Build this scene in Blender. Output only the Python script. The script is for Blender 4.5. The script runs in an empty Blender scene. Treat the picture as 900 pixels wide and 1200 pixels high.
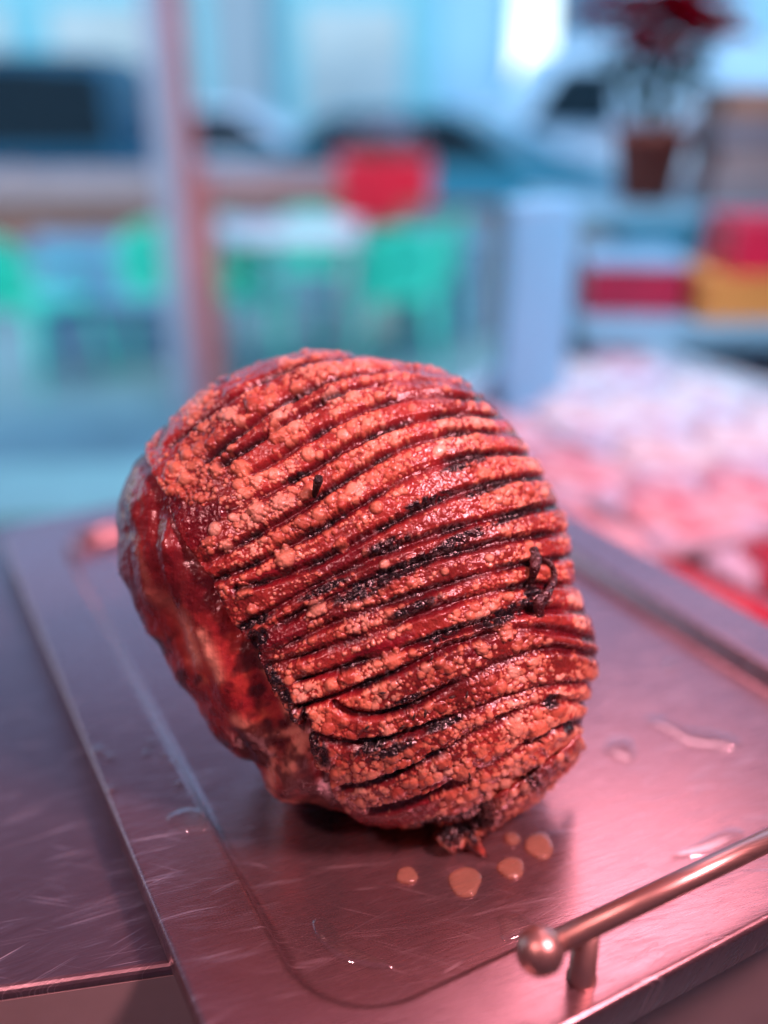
import bpy, bmesh, math, random
import numpy as np
from mathutils import Vector, Matrix

random.seed(7)
rng = np.random.default_rng(11)
S = bpy.context.scene
COL = S.collection
R = math.radians

# ------------------------------------------------------------------ camera
CAM_Z = 1.29
cam_d = bpy.data.cameras.new('camera')
cam = bpy.data.objects.new('camera', cam_d)
COL.objects.link(cam)
cam.location = (0, 0, CAM_Z)
cam.rotation_euler = (R(90 - 23.6), 0, 0)
cam_d.sensor_fit = 'VERTICAL'
cam_d.sensor_height = 36
cam_d.lens = 36 * 1118 / 1200
cam_d.clip_start = 0.02
cam_d.clip_end = 500
cam_d.dof.use_dof = True
cam_d.dof.focus_distance = 0.422
cam_d.dof.aperture_fstop = cam_d.lens / 21.0
S.camera = cam

# ------------------------------------------------------------------ world, lamps, exposure
S.view_settings.view_transform = 'Standard'
S.view_settings.look = 'None'
S.view_settings.exposure = 1.75
S.view_settings.gamma = 1.0
S.cycles.use_denoising = True
S.cycles.max_bounces = 8
S.cycles.sample_clamp_indirect = 6
W = bpy.data.worlds.new('World')
S.world = W
W.use_nodes = True
nt = W.node_tree
sky = nt.nodes.new('ShaderNodeTexSky')
sky.sky_type = 'NISHITA'
sky.sun_disc = False
sky.sun_elevation = R(52)
sky.sun_rotation = R(200)
sky.air_density = 1.0
sky.dust_density = 0.6
sky.ozone_density = 2.5
bg = nt.nodes['Background']
bg.inputs['Strength'].default_value = 0.12
nt.links.new(sky.outputs[0], bg.inputs[0])

LAMP = (1.0, 0.44, 0.53)


sun_d = bpy.data.lights.new('sun', 'SUN')
sun_d.energy = 0.5; sun_d.angle = R(14); sun_d.color = (1.0, 0.97, 0.92)
sun = bpy.data.objects.new('sun', sun_d); COL.objects.link(sun)
sun.location = (-3, -6, 8)
sun.rotation_euler = Vector((math.sin(R(20)) * math.cos(R(52)), math.cos(R(20)) * math.cos(R(52)), -math.sin(R(52)))).to_track_quat('-Z', 'Y').to_euler()


def lamp(name, loc, target, size, power, color=LAMP, sy=None, spread=180):
    d = bpy.data.lights.new(name, 'AREA')
    d.shape = 'RECTANGLE'
    d.size = size
    d.size_y = sy or size
    d.energy = power
    d.color = color
    d.spread = R(spread)
    o = bpy.data.objects.new(name, d)
    COL.objects.link(o)
    o.location = loc
    o.rotation_euler = (Vector(target) - Vector(loc)).to_track_quat('-Z', 'Y').to_euler()
    return o


lamp('heat_lamp', (0.46, 1.30, 2.15), (0.14, 0.40, 0.95), 0.45, 0.45, LAMP, 0.6, 90)
lamp('display_lamp', (0.72, 0.02, 2.1), (0.05, 0.42, 1.0), 0.22, 2.1, (1.0, 0.40, 0.46), None, 80)
lamp('side_fill', (-0.55, -0.15, 2.05), (-0.05, 0.42, 1.0), 0.10, 0.42, (1.0, 0.42, 0.44), None, 70)  # added weak fill with no real source, brightens the roast's left flank
lamp('ceiling_bounce_fill', (0.0, 0.75, 1.98), (0.0, 0.75, 3.0), 1.3, 0.9, (1.0, 0.36, 0.48), 1.6, 150)  # added upward fill, bounces pink off the ceiling onto steel and roast
lamp('shelf_fill', (0.55, 0.95, 2.2), (0.48, 1.75, 1.1), 0.4, 2.3, (0.42, 0.74, 1.0), None, 75)  # added blue-white fill for the shelf goods and the pale upright
lamp('case_lamp', (0.95, 0.75, 2.1), (0.62, 0.95, 0.9), 0.4, 0.26, (1.0, 0.62, 0.85), None, 60)


# ------------------------------------------------------------------ helpers
def tag(o, label=None, cat=None, group=None, kind=None):
    if label: o['label'] = label
    if cat: o['category'] = cat
    if group: o['group'] = group
    if kind: o['kind'] = kind
    return o


def link(name, me, mat=None, parent=None):
    o = bpy.data.objects.new(name, me)
    COL.objects.link(o)
    if mat: me.materials.append(mat)
    if parent: o.parent = parent
    return o


def empty(name, loc=(0, 0, 0), rz=0.0, label=None, cat=None, group=None):
    o = bpy.data.objects.new(name, None)
    COL.objects.link(o)
    o.location = loc
    o.rotation_euler = (0, 0, rz)
    o.empty_display_size = 0.05
    return tag(o, label, cat, group)


def copy_tree(o, parent=None):
    c = o.copy()
    COL.objects.link(c)
    c.parent = parent
    for ch in list(o.children):
        copy_tree(ch, c)
    return c


def fin(name, bm, mat=None, parent=None, smooth=False):
    bmesh.ops.recalc_face_normals(bm, faces=bm.faces)
    me = bpy.data.meshes.new(name)
    bm.to_mesh(me)
    bm.free()
    if smooth:
        for p in me.polygons: p.use_smooth = True
    return link(name, me, mat, parent)


def box(bm, x0, x1, y0, y1, z0, z1, bev=0.0, M=None, seg=2):
    r = bmesh.ops.create_cube(bm, size=1.0)
    vs = r['verts']
    for v in vs:
        v.co = Vector(((x0 + x1) / 2 + v.co.x * (x1 - x0), (y0 + y1) / 2 + v.co.y * (y1 - y0),
                       (z0 + z1) / 2 + v.co.z * (z1 - z0)))
        if M is not None: v.co = M @ v.co
    if bev:
        es = list({e for v in vs for e in v.link_edges})
        bmesh.ops.bevel(bm, geom=es, offset=bev, segments=seg, affect='EDGES', profile=0.5)


def tube(bm, pts, rads, n=12, cap=True):
    pts = [Vector(p) for p in pts]
    if not hasattr(rads, '__len__'): rads = [rads] * len(pts)
    rings = []
    up = Vector((0.13, 0.21, 0.97)).normalized()
    for i, p in enumerate(pts):
        t = (pts[min(i + 1, len(pts) - 1)] - pts[max(i - 1, 0)]).normalized()
        a = t.cross(up)
        if a.length < 1e-3: a = t.cross(Vector((1, 0, 0)))
        a.normalize()
        b = t.cross(a).normalized()
        rings.append([bm.verts.new(p + (a * math.cos(2 * math.pi * k / n) + b * math.sin(2 * math.pi * k / n)) * rads[i]) for k in range(n)])
    for i in range(len(rings) - 1):
        for k in range(n):
            bm.faces.new((rings[i][k], rings[i][(k + 1) % n], rings[i + 1][(k + 1) % n], rings[i + 1][k]))
    if cap:
        bm.faces.new(rings[0][::-1])
        bm.faces.new(rings[-1])


def lathe(bm, prof, n=32, c=(0, 0, 0)):
    """prof: list of (r, z)"""
    rings = []
    for r, z in prof:
        if r < 1e-6:
            rings.append([bm.verts.new((c[0], c[1], c[2] + z))])
        else:
            rings.append([bm.verts.new((c[0] + r * math.cos(2 * math.pi * k / n), c[1] + r * math.sin(2 * math.pi * k / n), c[2] + z)) for k in range(n)])
    for a, b in zip(rings[:-1], rings[1:]):
        for k in range(n):
            q = (k + 1) % n
            if len(a) == 1 and len(b) == 1: continue
            if len(a) == 1: bm.faces.new((a[0], b[q], b[k]))
            elif len(b) == 1: bm.faces.new((a[k], a[q], b[0]))
            else: bm.faces.new((a[k], a[q], b[q], b[k]))


def prism(bm, pts, z0, z1, bev=0.0):
    lo = [bm.verts.new((x, y, z0)) for x, y in pts]
    hi = [bm.verts.new((x, y, z1)) for x, y in pts]
    n = len(pts)
    bm.faces.new(lo[::-1])
    top = bm.faces.new(hi)
    for i in range(n):
        bm.faces.new((lo[i], lo[(i + 1) % n], hi[(i + 1) % n], hi[i]))
    if bev:
        bmesh.ops.bevel(bm, geom=list(top.edges), offset=bev, segments=4, affect='EDGES', profile=0.5)


# ------------------------------------------------------------------ materials
def mat_new(name):
    m = bpy.data.materials.new(name)
    m.use_nodes = True
    t = m.node_tree
    return m, t, t.nodes['Principled BSDF']


def N(t, typ, **kw):
    n = t.nodes.new(typ)
    for k, v in kw.items():
        if k in n.inputs.keys(): n.inputs[k].default_value = v
        else: setattr(n, k, v)
    return n


def ramp(t, fac, stops):
    n = t.nodes.new('ShaderNodeValToRGB')
    e = n.color_ramp.elements
    while len(e) < len(stops): e.new(0.5)
    for i, (p, c) in enumerate(stops):
        e[i].position = p
        e[i].color = (*c, 1) if len(c) == 3 else c
    t.links.new(fac, n.inputs['Fac'])
    return n.outputs['Color']


def plain(name, c, rough=0.5, vary=0.18, scale=8.0, metallic=0.0, spec=0.5, bump=0.0):
    m, t, b = mat_new(name)
    tc = N(t, 'ShaderNodeTexCoord')
    no = N(t, 'ShaderNodeTexNoise', Scale=scale, Detail=4.0, Roughness=0.6)
    t.links.new(tc.outputs['Object'], no.inputs['Vector'])
    lo = tuple(x * (1 - vary) for x in c)
    hi = tuple(min(1, x * (1 + vary)) for x in c)
    t.links.new(ramp(t, no.outputs['Fac'], [(0.3, lo), (0.7, hi)]), b.inputs['Base Color'])
    b.inputs['Roughness'].default_value = rough
    b.inputs['Metallic'].default_value = metallic
    b.inputs['Specular IOR Level'].default_value = spec
    if bump:
        bp = N(t, 'ShaderNodeBump', Strength=bump, Distance=0.01)
        t.links.new(no.outputs['Fac'], bp.inputs['Height'])
        t.links.new(bp.outputs[0], b.inputs['Normal'])
    return m


def math_node(t, op, a, b=None, clamp=False):
    n = t.nodes.new('ShaderNodeMath')
    n.operation = op
    n.use_clamp = clamp
    for i, v in enumerate((a, b)):
        if v is None: continue
        if isinstance(v, (int, float)): n.inputs[i].default_value = v
        else: t.links.new(v, n.inputs[i])
    return n.outputs[0]


def steel(name, base, rough, ang, scr=1.0):
    """brushed, scratched stainless sheet: fine grain along ANG plus sparse longer scratches"""
    m, t, b = mat_new(name)
    tc = N(t, 'ShaderNodeTexCoord')
    co = tc.outputs['Object']

    def streak(a, sx, sy, sc, detail=2.0, off=0.0):
        mp = N(t, 'ShaderNodeMapping')
        mp.inputs['Rotation'].default_value = (0, 0, a)
        mp.inputs['Location'].default_value = (off, off * 0.7, 0)
        t.links.new(co, mp.inputs['Vector'])
        mp2 = N(t, 'ShaderNodeMapping')
        mp2.inputs['Scale'].default_value = (sx, sy, 1)
        t.links.new(mp.outputs[0], mp2.inputs['Vector'])
        no = N(t, 'ShaderNodeTexNoise', Scale=sc, Detail=detail, Roughness=0.55)
        t.links.new(mp2.outputs[0], no.inputs['Vector'])
        return no.outputs['Fac']

    grain = streak(ang, 6, 260, 6.0, 3.0)
    grain2 = streak(ang + 0.12, 12, 500, 5.0, 2.0, 3.1)
    # sparse scratches: thin ridges where a stretched noise crosses its mean, kept only in patches
    scs = []
    for k, (da, sx, sy, sc, th) in enumerate([(0.05, .25, 60, 7, 0.010), (0.28, .2, 48, 7, 0.008), (-0.22, .25, 52, 6, 0.008), (0.7, .2, 44, 6, 0.006), (0.13, .3, 110, 7, .014)]):
        f = streak(ang + da, sx, sy, sc, 1.0, 5.0 * k + 1.3)
        d = math_node(t, 'ABSOLUTE', math_node(t, 'SUBTRACT', f, 0.5))
        line = math_node(t, 'SUBTRACT', 1.0, math_node(t, 'DIVIDE', d, th, True), True)
        msk = streak(ang + da, 7, 34, 4.0, 1.0, 9.0 * k + 2.7)
        msk = math_node(t, 'MULTIPLY', math_node(t, 'SUBTRACT', msk, 0.56), 8.0, True)
        scs.append(math_node(t, 'MULTIPLY', line, math_node(t, 'MINIMUM', msk, 1.0)))
    sc_all = scs[0]
    for s_ in scs[1:]: sc_all = math_node(t, 'MAXIMUM', sc_all, s_)
    blot = N(t, 'ShaderNodeTexNoise', Scale=9.0, Detail=5.0, Roughness=0.65)
    t.links.new(co, blot.inputs['Vector'])
    rr = math_node(t, 'ADD', math_node(t, 'MULTIPLY', blot.outputs['Fac'], 0.08), rough - 0.04)
    rr = math_node(t, 'ADD', rr, math_node(t, 'MULTIPLY', math_node(t, 'SUBTRACT', grain, 0.5), 0.25))
    rr = math_node(t, 'ADD', rr, math_node(t, 'MULTIPLY', sc_all, 0.22 * scr), True)
    t.links.new(rr, b.inputs['Roughness'])
    bcol = ramp(t, grain2, [(0.3, tuple(x * 0.85 for x in base)), (0.7, base)])
    n_ = t.nodes.new('ShaderNodeMix'); n_.data_type = 'RGBA'
    t.links.new(math_node(t, 'MULTIPLY', sc_all, 0.8 * scr), n_.inputs[0]); t.links.new(bcol, n_.inputs[6]); n_.inputs[7].default_value = (0.86, 0.72, 0.74, 1)
    t.links.new(n_.outputs[2], b.inputs['Base Color'])
    b.inputs['Metallic'].default_value = 0.90
    h = math_node(t, 'ADD', math_node(t, 'MULTIPLY', grain, 0.35), math_node(t, 'MULTIPLY', grain2, 0.25))
    h = math_node(t, 'SUBTRACT', h, math_node(t, 'MULTIPLY', sc_all, 1.0 * scr))
    bp = N(t, 'ShaderNodeBump', Strength=0.16, Distance=0.0006)
    t.links.new(h, bp.inputs['Height'])
    t.links.new(bp.outputs[0], b.inputs['Normal'])
    return m


M = {}
M['tray'] = steel('tray_steel', (0.41, 0.275, 0.295), 0.28, R(-22))
M['counter'] = steel('counter_steel', (0.30, 0.225, 0.25), 0.34, R(-30))
M['handle'] = steel('handle_steel', (0.56, 0.36, 0.31), 0.36, R(-22), 0.0)
M['white'] = plain('white_paint', (0.78, 0.79, 0.80), 0.4, 0.04)
M['ceiling'] = plain('ceiling_paint', (0.52, 0.27, 0.32), 0.8, 0.06)
M['ground'] = plain('terrace_paving', (0.20, 0.36, 0.38), 0.55, 0.35, 1.6)
M['street'] = plain('asphalt', (0.06, 0.06, 0.065), 0.85, 0.2, 30)

# ================================================================== SETTING
bm = bmesh.new(); box(bm, -120, 120, -20, 7.4, -0.12, 0.0)
tag(fin('ground', bm, M['ground']), kind='structure')
bm = bmesh.new(); box(bm, -250, 250, 7.4, 300, -0.4, -0.2)
tag(fin('street', bm, M['street']), kind='structure')
bm = bmesh.new(); box(bm, -2.6, 2.6, -1.3, 2.45, 2.3, 2.45)  # unseen, added and sized to keep sky off the counter and steel
tag(fin('ceiling', bm, M['ceiling']), kind='structure')
bm = bmesh.new(); box(bm, -2.6, 2.6, -1.3, -1.15, 0.0, 2.3)  # this and the next two walls are unseen, added to block the sky
tag(fin('wall', bm, M['ceiling']), kind='structure')
bm = bmesh.new(); box(bm, 2.45, 2.6, -1.15, 2.15, 0.0, 2.3)
tag(fin('wall', bm, M['ceiling']), kind='structure')
bm = bmesh.new(); box(bm, -2.6, -2.45, -1.15, 1.2, 0.0, 2.3)
tag(fin('wall', bm, M['ceiling']), kind='structure')

# tray axes: A to the right along the handle, L towards the viewer
AX = Vector((0.8792, 0.4764, 0))
LX = Vector((0.4764, -0.8792, 0))
def al(a, l, z=0.0):
    v = AX * a + LX * l
    return Vector((v.x, v.y, z))

# ------------------------------------------------------------------ steel counter
ctr = [(-1.187, 0.1035), (0.365, 0.3875), (0.045, 0.981), (-1.11, 0.355)]
cn = empty('counter', (-0.1, 0.45, 0), 0, 'scratched stainless steel counter with a bright front edge under the tray', 'counter')
loc_ctr = [(x + 0.1, y - 0.45) for x, y in ctr]
bm = bmesh.new(); prism(bm, loc_ctr, 0.905, 0.94, 0.0035); fin('worktop', bm, M['counter'], cn)
M['front'] = plain('satin_steel_front', (0.52, 0.43, 0.41), 0.45, 0.06, 30, metallic=0.55)
cc = Vector((0, 0))
for p in loc_ctr: cc += Vector(p) / 4
bm = bmesh.new(); prism(bm, [(cc.x + (x - cc.x) * .999, cc.y + (y - cc.y) * .9975) for x, y in loc_ctr], 0.0, 0.9035); fin('cabinet', bm, M['front'], cn)
bm = bmesh.new(); fl = Vector(loc_ctr[1]) - Vector(loc_ctr[0]); nrm = Vector((fl.y, -fl.x)).normalized() * .0002
fpts = [Vector(loc_ctr[0]) + nrm, Vector(loc_ctr[1]) + nrm, Vector(loc_ctr[1]) - nrm * 40, Vector(loc_ctr[0]) - nrm * 40]
prism(bm, [(p.x, p.y) for p in fpts], 0.80, 0.9345); fin('apron', bm, M['front'], cn)

# ------------------------------------------------------------------ tray
def rrect(a0, a1, l0, l1, r, n=14):
    pts = []
    for (ca, cl, s) in ((a1 - r, l1 - r, 0), (a0 + r, l1 - r, 1), (a0 + r, l0 + r, 2), (a1 - r, l0 + r, 3)):
        for k in range(n + 1):
            an = math.pi / 2 * (s + k / n)
            pts.append((ca + r * math.cos(an), cl + r * math.sin(an)))
    return pts

TA0, TA1, TL0, TL1 = 0.0605, 0.4975, -0.787, -0.192
tray = empty('serving_tray', al((TA0 + TA1) / 2, (TL0 + TL1) / 2, 0.9405), 0, 'rectangular brushed steel tray with a sunken well, under the roast', 'tray')
T_INV = Matrix.Translation(-tray.location)
prof = []   # (inset outer, z, radius) then inner ones
def loop_outer(ins, z): return [al(a, l, z) for a, l in rrect(TA0 + ins, TA1 - ins, TL0 + ins, TL1 - ins, 0.034 - ins * 0.5)]
IA0, IA1, IL0, IL1 = 0.1005, 0.4535, -0.745, -0.2325
def loop_inner(ins, z): return [al(a, l, z) for a, l in rrect(IA0 + ins, IA1 - ins, IL0 + ins, IL1 - ins, 0.040 - ins * 0.5)]
loops = [loop_outer(0.004, 0.9405), loop_outer(0.0015, 0.9412), loop_outer(0.0, 0.9590), loop_outer(0.0004, 0.9606), loop_outer(0.0014, 0.9616), loop_outer(0.003, 0.9620),
         loop_inner(-0.0025, 0.9620), loop_inner(-0.0008, 0.9617), loop_inner(0.0006, 0.9606), loop_inner(0.0035, 0.9530), loop_inner(0.0048, 0.9511), loop_inner(0.0066, 0.9502), loop_inner(0.009, 0.9500)]
bm = bmesh.new()
rings = [[bm.verts.new(T_INV @ p) for p in lp] for lp in loops]
n = len(rings[0])
for a, b in zip(rings[:-1], rings[1:]):
    for k in range(n):
        bm.faces.new((a[k], a[(k + 1) % n], b[(k + 1) % n], b[k]))
bm.faces.new(rings[-1])
bm.faces.new(rings[0][::-1])
pan = fin('pan', bm, M['tray'], tray, smooth=True)
wn = pan.modifiers.new('flat', 'WEIGHTED_NORMAL'); wn.weight = 100; wn.keep_sharp = False
for p in pan.data.polygons:
    if len(p.vertices) > 4: p.use_smooth = False

handle = bpy.data.objects.new('handle', None); COL.objects.link(handle); handle.parent = tray
HL, HZ = -0.2068, 0.9895
bm = bmesh.new()
tube(bm, [T_INV @ al(0.183, HL, HZ), T_INV @ al(0.377, HL, HZ)], 0.0047, 28)
fin('bar', bm, M['handle'], handle, smooth=True)
for aa in (0.180, 0.380):
    bm = bmesh.new()
    bmesh.ops.create_uvsphere(bm, u_segments=36, v_segments=24, radius=0.0094, matrix=Matrix.Translation(T_INV @ al(aa, HL, HZ)))
    fin('ball_end', bm, M['handle'], handle, smooth=True)
for aa in (0.203, 0.357):
    bm = bmesh.new()
    c = T_INV @ al(aa, HL, 0.962)
    lathe(bm, [(0.0, 0.0), (0.0062, 0.0), (0.0062, 0.0015), (0.0056, 0.0022), (0.0052, 0.026), (0.0, 0.026)], 24, c)
    fin('post', bm, M['handle'], handle, smooth=True)

# ================================================================== ROAST
F = 1118.0
PITCH = R(23.6)
def face_ray(u, v):
    x = (u - 450) / F; y = -(v - 600) / F
    return np.array([x, math.cos(PITCH) + y * math.sin(PITCH), -math.sin(PITCH) + y * math.cos(PITCH)])

# the roast's own frame: origin in its middle, Wv out of the scored face, Uv right, Vv up along the face
C0 = (420.0, 690.0)
D0 = 0.487
cdir = face_ray(*C0); cdir /= np.linalg.norm(cdir)
Wv = -cdir
Uv = np.cross(np.array([0, 0, 1.0]), Wv); Uv /= np.linalg.norm(Uv)
Vv = np.cross(Wv, Uv)
EYE = np.array([0, 0, CAM_Z])
RC = EYE + cdir * D0                      # centre of the roast, metres
PX = D0 / F                               # one chart unit in metres
BULGE = 0.066
FLOOR_Z = 0.9503

outline = [(370, 411), (405, 413), (440, 419), (475, 424), (510, 430), (545, 449), (578, 478), (610, 516), (640, 562), (660, 603), (667, 645),
           (672, 690), (690, 730), (698, 768), (694, 800), (684, 830), (684, 856), (668, 884), (640, 910), (604, 932), (570, 948), (540, 962), (508, 966),
           (480, 967), (440, 964), (400, 953), (358, 945), (330, 934), (304, 908), (276, 888), (250, 858), (228, 826), (204, 798), (184, 762), (158, 712),
           (140, 668), (133, 630), (138, 588), (152, 556), (166, 532), (192, 500), (222, 470), (252, 449), (290, 431), (330, 420)]

def catmull(P, k=8, closed=True):
    P = np.array(P, float); n = len(P); out = []
    for i in range(n if closed else n - 1):
        if closed: p0, p1, p2, p3 = P[i - 1], P[i], P[(i + 1) % n], P[(i + 2) % n]
        else: p0, p1, p2, p3 = P[max(i - 1, 0)], P[i], P[i + 1], P[min(i + 2, n - 1)]
        for j in range(k):
            t = j / k
            out.append(0.5 * (2 * p1 + (p2 - p0) * t + (2 * p0 - 5 * p1 + 4 * p2 - p3) * t * t + (3 * p1 - p0 - 3 * p2 + p3) * t ** 3))
    if not closed: out.append(P[-1])
    return np.array(out)

def to_plane(u, v, h=0.0):
    """chart coordinates (roast face units) of a traced point lying h metres out of the middle plane"""
    r = face_ray(u, v)
    t = (np.dot(RC - EYE, Wv) + h) / np.dot(r, Wv)
    p = EYE + t * r - RC
    return np.array([np.dot(p, Uv) / PX, np.dot(p, Vv) / PX])

oc = np.array([to_plane(u, v) for u, v in catmull(outline, 6)]) * 0.968
oth = np.arctan2(oc[:, 1], oc[:, 0]); orad = np.hypot(oc[:, 0], oc[:, 1])
o_ = np.argsort(oth); oth = oth[o_]; orad = orad[o_]
oth = np.concatenate([oth - 2 * np.pi, oth, oth + 2 * np.pi]); orad = np.tile(orad, 3)
def Rof(th): return np.interp(th, oth, orad)

def dome(rho): return BULGE * np.sqrt(np.clip(1 - np.clip(rho, 0, 1) ** 2.25, 0, 1))

def chart(u, v):
    h = 0.0; q = None
    for _ in range(12):
        q = to_plane(u, v, h)
        rho = np.hypot(*q) / Rof(math.atan2(q[1], q[0]))
        h = 0.5 * h + 0.5 * float(dome(rho))
    return q

# ---- chart raster
RES = 2.0                                   # raster cells per chart unit
X0, Y0, XW, YW = -310.0, -315.0, 620.0, 630.0
GW, GH = int(XW * RES), int(YW * RES)
gx, gy = np.meshgrid(X0 + (np.arange(GW) + 0.5) / RES, Y0 + (np.arange(GH) + 0.5) / RES)
gth = np.arctan2(gy, gx); grho = np.hypot(gx, gy) / Rof(gth)

def vnoise(cell, octaves=3, seed=0, rough=0.5, ax=1.0, rot=0.0):
    r_ = np.random.default_rng(seed)
    tot = np.zeros((GH, GW)); amp = 1.0; s = 0.0
    c, sn = math.cos(rot), math.sin(rot)
    xx = (gx * c + gy * sn) / ax; yy = -gx * sn + gy * c
    for _ in range(octaves):
        tab = r_.random((256, 256))
        fx = xx / cell + 1000.0; fy = yy / cell + 1000.0
        ix = np.floor(fx).astype(int); iy = np.floor(fy).astype(int)
        tx = fx - ix; ty = fy - iy
        tx = tx * tx * (3 - 2 * tx); ty = ty * ty * (3 - 2 * ty)
        a = tab[iy % 256, ix % 256]; b = tab[iy % 256, (ix + 1) % 256]
        c_ = tab[(iy + 1) % 256, ix % 256]; d = tab[(iy + 1) % 256, (ix + 1) % 256]
        tot += amp * ((a * (1 - tx) + b * tx) * (1 - ty) + (c_ * (1 - tx) + d * tx) * ty)
        s += amp; amp *= rough; cell *= 0.5
    return tot / s

def sst(a, b, x):
    t = np.clip((x - a) / (b - a), 0, 1)
    return t * t * (3 - 2 * t)

def line_dist(pl, pad=40.0, dist=None, along=None):
    """distance of every raster cell to polyline pl (chart units), within pad"""
    if dist is None: dist = np.full((GH, GW), 1e3)
    for p, q in zip(pl[:-1], pl[1:]):
        xa, xb = sorted((p[0], q[0])); ya, yb = sorted((p[1], q[1]))
        i0 = max(int((xa - pad - X0) * RES), 0); i1 = min(int((xb + pad - X0) * RES) + 1, GW)
        j0 = max(int((ya - pad - Y0) * RES), 0); j1 = min(int((yb + pad - Y0) * RES) + 1, GH)
        if i1 <= i0 or j1 <= j0: continue
        sx = gx[j0:j1, i0:i1]; sy = gy[j0:j1, i0:i1]
        d = q - p; L2 = max(d @ d, 1e-9)
        t = np.clip(((sx - p[0]) * d[0] + (sy - p[1]) * d[1]) / L2, 0, 1)
        dd = np.hypot(sx - p[0] - t * d[0], sy - p[1] - t * d[1])
        dist[j0:j1, i0:i1] = np.minimum(dist[j0:j1, i0:i1], dd)
    return dist

grooves = [
    [(186, 528), (204, 500), (240, 466), (268, 452), (302, 430), (330, 423)],
    [(202, 524), (221, 512), (255, 486), (311, 451), (348, 437), (395, 422), (430, 424), (480, 431), (530, 440)],
    [(246, 540), (261, 531), (289, 506), (320, 487), (351, 467), (386, 450), (420, 441), (476, 440), (530, 447), (556, 458)],
    [(264, 543), (296, 528), (340, 500), (364, 481), (398, 465), (420, 458), (476, 451), (530, 455), (574, 474)],
    [(299, 556), (333, 537), (370, 514), (389, 500), (417, 489), (445, 478), (482, 471), (513, 467), (554, 469), (592, 492)],
    [(270, 600), (286, 593), (314, 582), (351, 562), (386, 540), (420, 516), (445, 509), (482, 498), (520, 491), (557, 489), (585, 490), (606, 508)],
    [(246, 660), (261, 653), (286, 634), (317, 619), (355, 603), (375, 587), (398, 568), (420, 551), (464, 527), (510, 517), (566, 509), (603, 512), (622, 530)],
    [(252, 684), (261, 676), (296, 662), (333, 640), (364, 628), (404, 608), (438, 588), (482, 553), (523, 543), (554, 537), (582, 535), (613, 532), (634, 548)],
    [(280, 690), (300, 683), (339, 676), (370, 664), (398, 645), (430, 628), (462, 612), (495, 597), (523, 583), (566, 571), (607, 565), (646, 560)],
    [(276, 742), (286, 734), (314, 721), (355, 692), (389, 676), (420, 664), (450, 650), (491, 634), (523, 622), (557, 612), (594, 605), (630, 600), (662, 590)],
    [(300, 747), (339, 727), (370, 707), (407, 692), (440, 677), (470, 668), (510, 653), (545, 648), (570, 638), (613, 629), (666, 625)],
    [(312, 770), (339, 755), (370, 737), (404, 719), (440, 713), (470, 706), (498, 698), (523, 687), (575, 664), (622, 657), (672, 655)],
    [(318, 779), (352, 769), (376, 757), (420, 746), (460, 738), (482, 722), (544, 703), (582, 691), (620, 685), (674, 690)],
    [(350, 800), (380, 786), (420, 772), (470, 760), (520, 744), (554, 737), (582, 722), (613, 713), (650, 716), (688, 724)],
    [(352, 830), (385, 812), (439, 798), (482, 781), (513, 760), (545, 750), (575, 741), (620, 738), (696, 752)],
    [(392, 812), (417, 840), (458, 833), (489, 823), (520, 802), (544, 791), (575, 778), (607, 769), (644, 762), (698, 768)],
    [(362, 854), (390, 862), (414, 871), (442, 864), (476, 853), (510, 846), (547, 828), (591, 818), (622, 806), (660, 797), (694, 800)],
    [(404, 918), (420, 912), (452, 906), (489, 891), (532, 864), (578, 845), (622, 823), (647, 819), (686, 822)],
    [(436, 942), (482, 931), (522, 917), (563, 896), (597, 878), (625, 857), (662, 844), (684, 850)],
    [(500, 958), (522, 954), (560, 937), (591, 923), (616, 903), (640, 884), (668, 872)],
]
def straighten(g):
    c = catmull(g, 4, False)
    u = (c[:, 0] - c[:, 0].mean()) / 100
    fit = np.polyval(np.polyfit(u, c[:, 1], 3), u)
    return np.stack([c[:, 0], 0.2 * c[:, 1] + 0.8 * fit], 1)
GR = [np.array([chart(*p) for p in (straighten(g) if k > 0 else catmull(g, 4, False))]) for k, g in enumerate(grooves)]
gd = np.full((GH, GW), 1e3)
for g in GR: line_dist(g, 34.0, gd)
# warp the groove distance a little so that the cuts are ragged
gdw = gd + (vnoise(9, 3, 21) - 0.5) * 3.0
gwid = 2.1 + 2.4 * vnoise(46, 2, 22)

# ---- crackling region
rind_poly = [(186, 486), (176, 520), (178, 545), (188, 566), (200, 585), (206, 612), (222, 640), (246, 672), (262, 705), (278, 732), (292, 748), (300, 744),
             (304, 762), (312, 788), (326, 815), (342, 838), (354, 846), (359, 830), (366, 842), (364, 870), (368, 896), (384, 900), (392, 926), (410, 945), (440, 960), (508, 966),
             (545, 1000), (720, 940), (760, 700), (640, 440), (400, 360), (240, 420)]
rp = [to_plane(*p) if i >= 25 or i == 0 else chart(*p) for i, p in enumerate(rind_poly)]
rp = np.array(rp)
def inside(poly, X, Y):
    r = np.zeros(X.shape, bool); n = len(poly)
    for i in range(n):
        x1, y1 = poly[i]; x2, y2 = poly[(i + 1) % n]
        if abs(y2 - y1) < 1e-9: continue
        c = ((y1 > Y) != (y2 > Y)) & (X < (x2 - x1) * (Y - y1) / (y2 - y1) + x1)
        r ^= c
    return r
ins = inside(rp, gx, gy)
ed = line_dist(rp[:26], 60.0)
sgn = np.where(ins, ed, -ed)
sgn = np.clip(sgn + (vnoise(10, 3, 31) - 0.5) * 5, -60, 60)      # + inside the crackling

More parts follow.
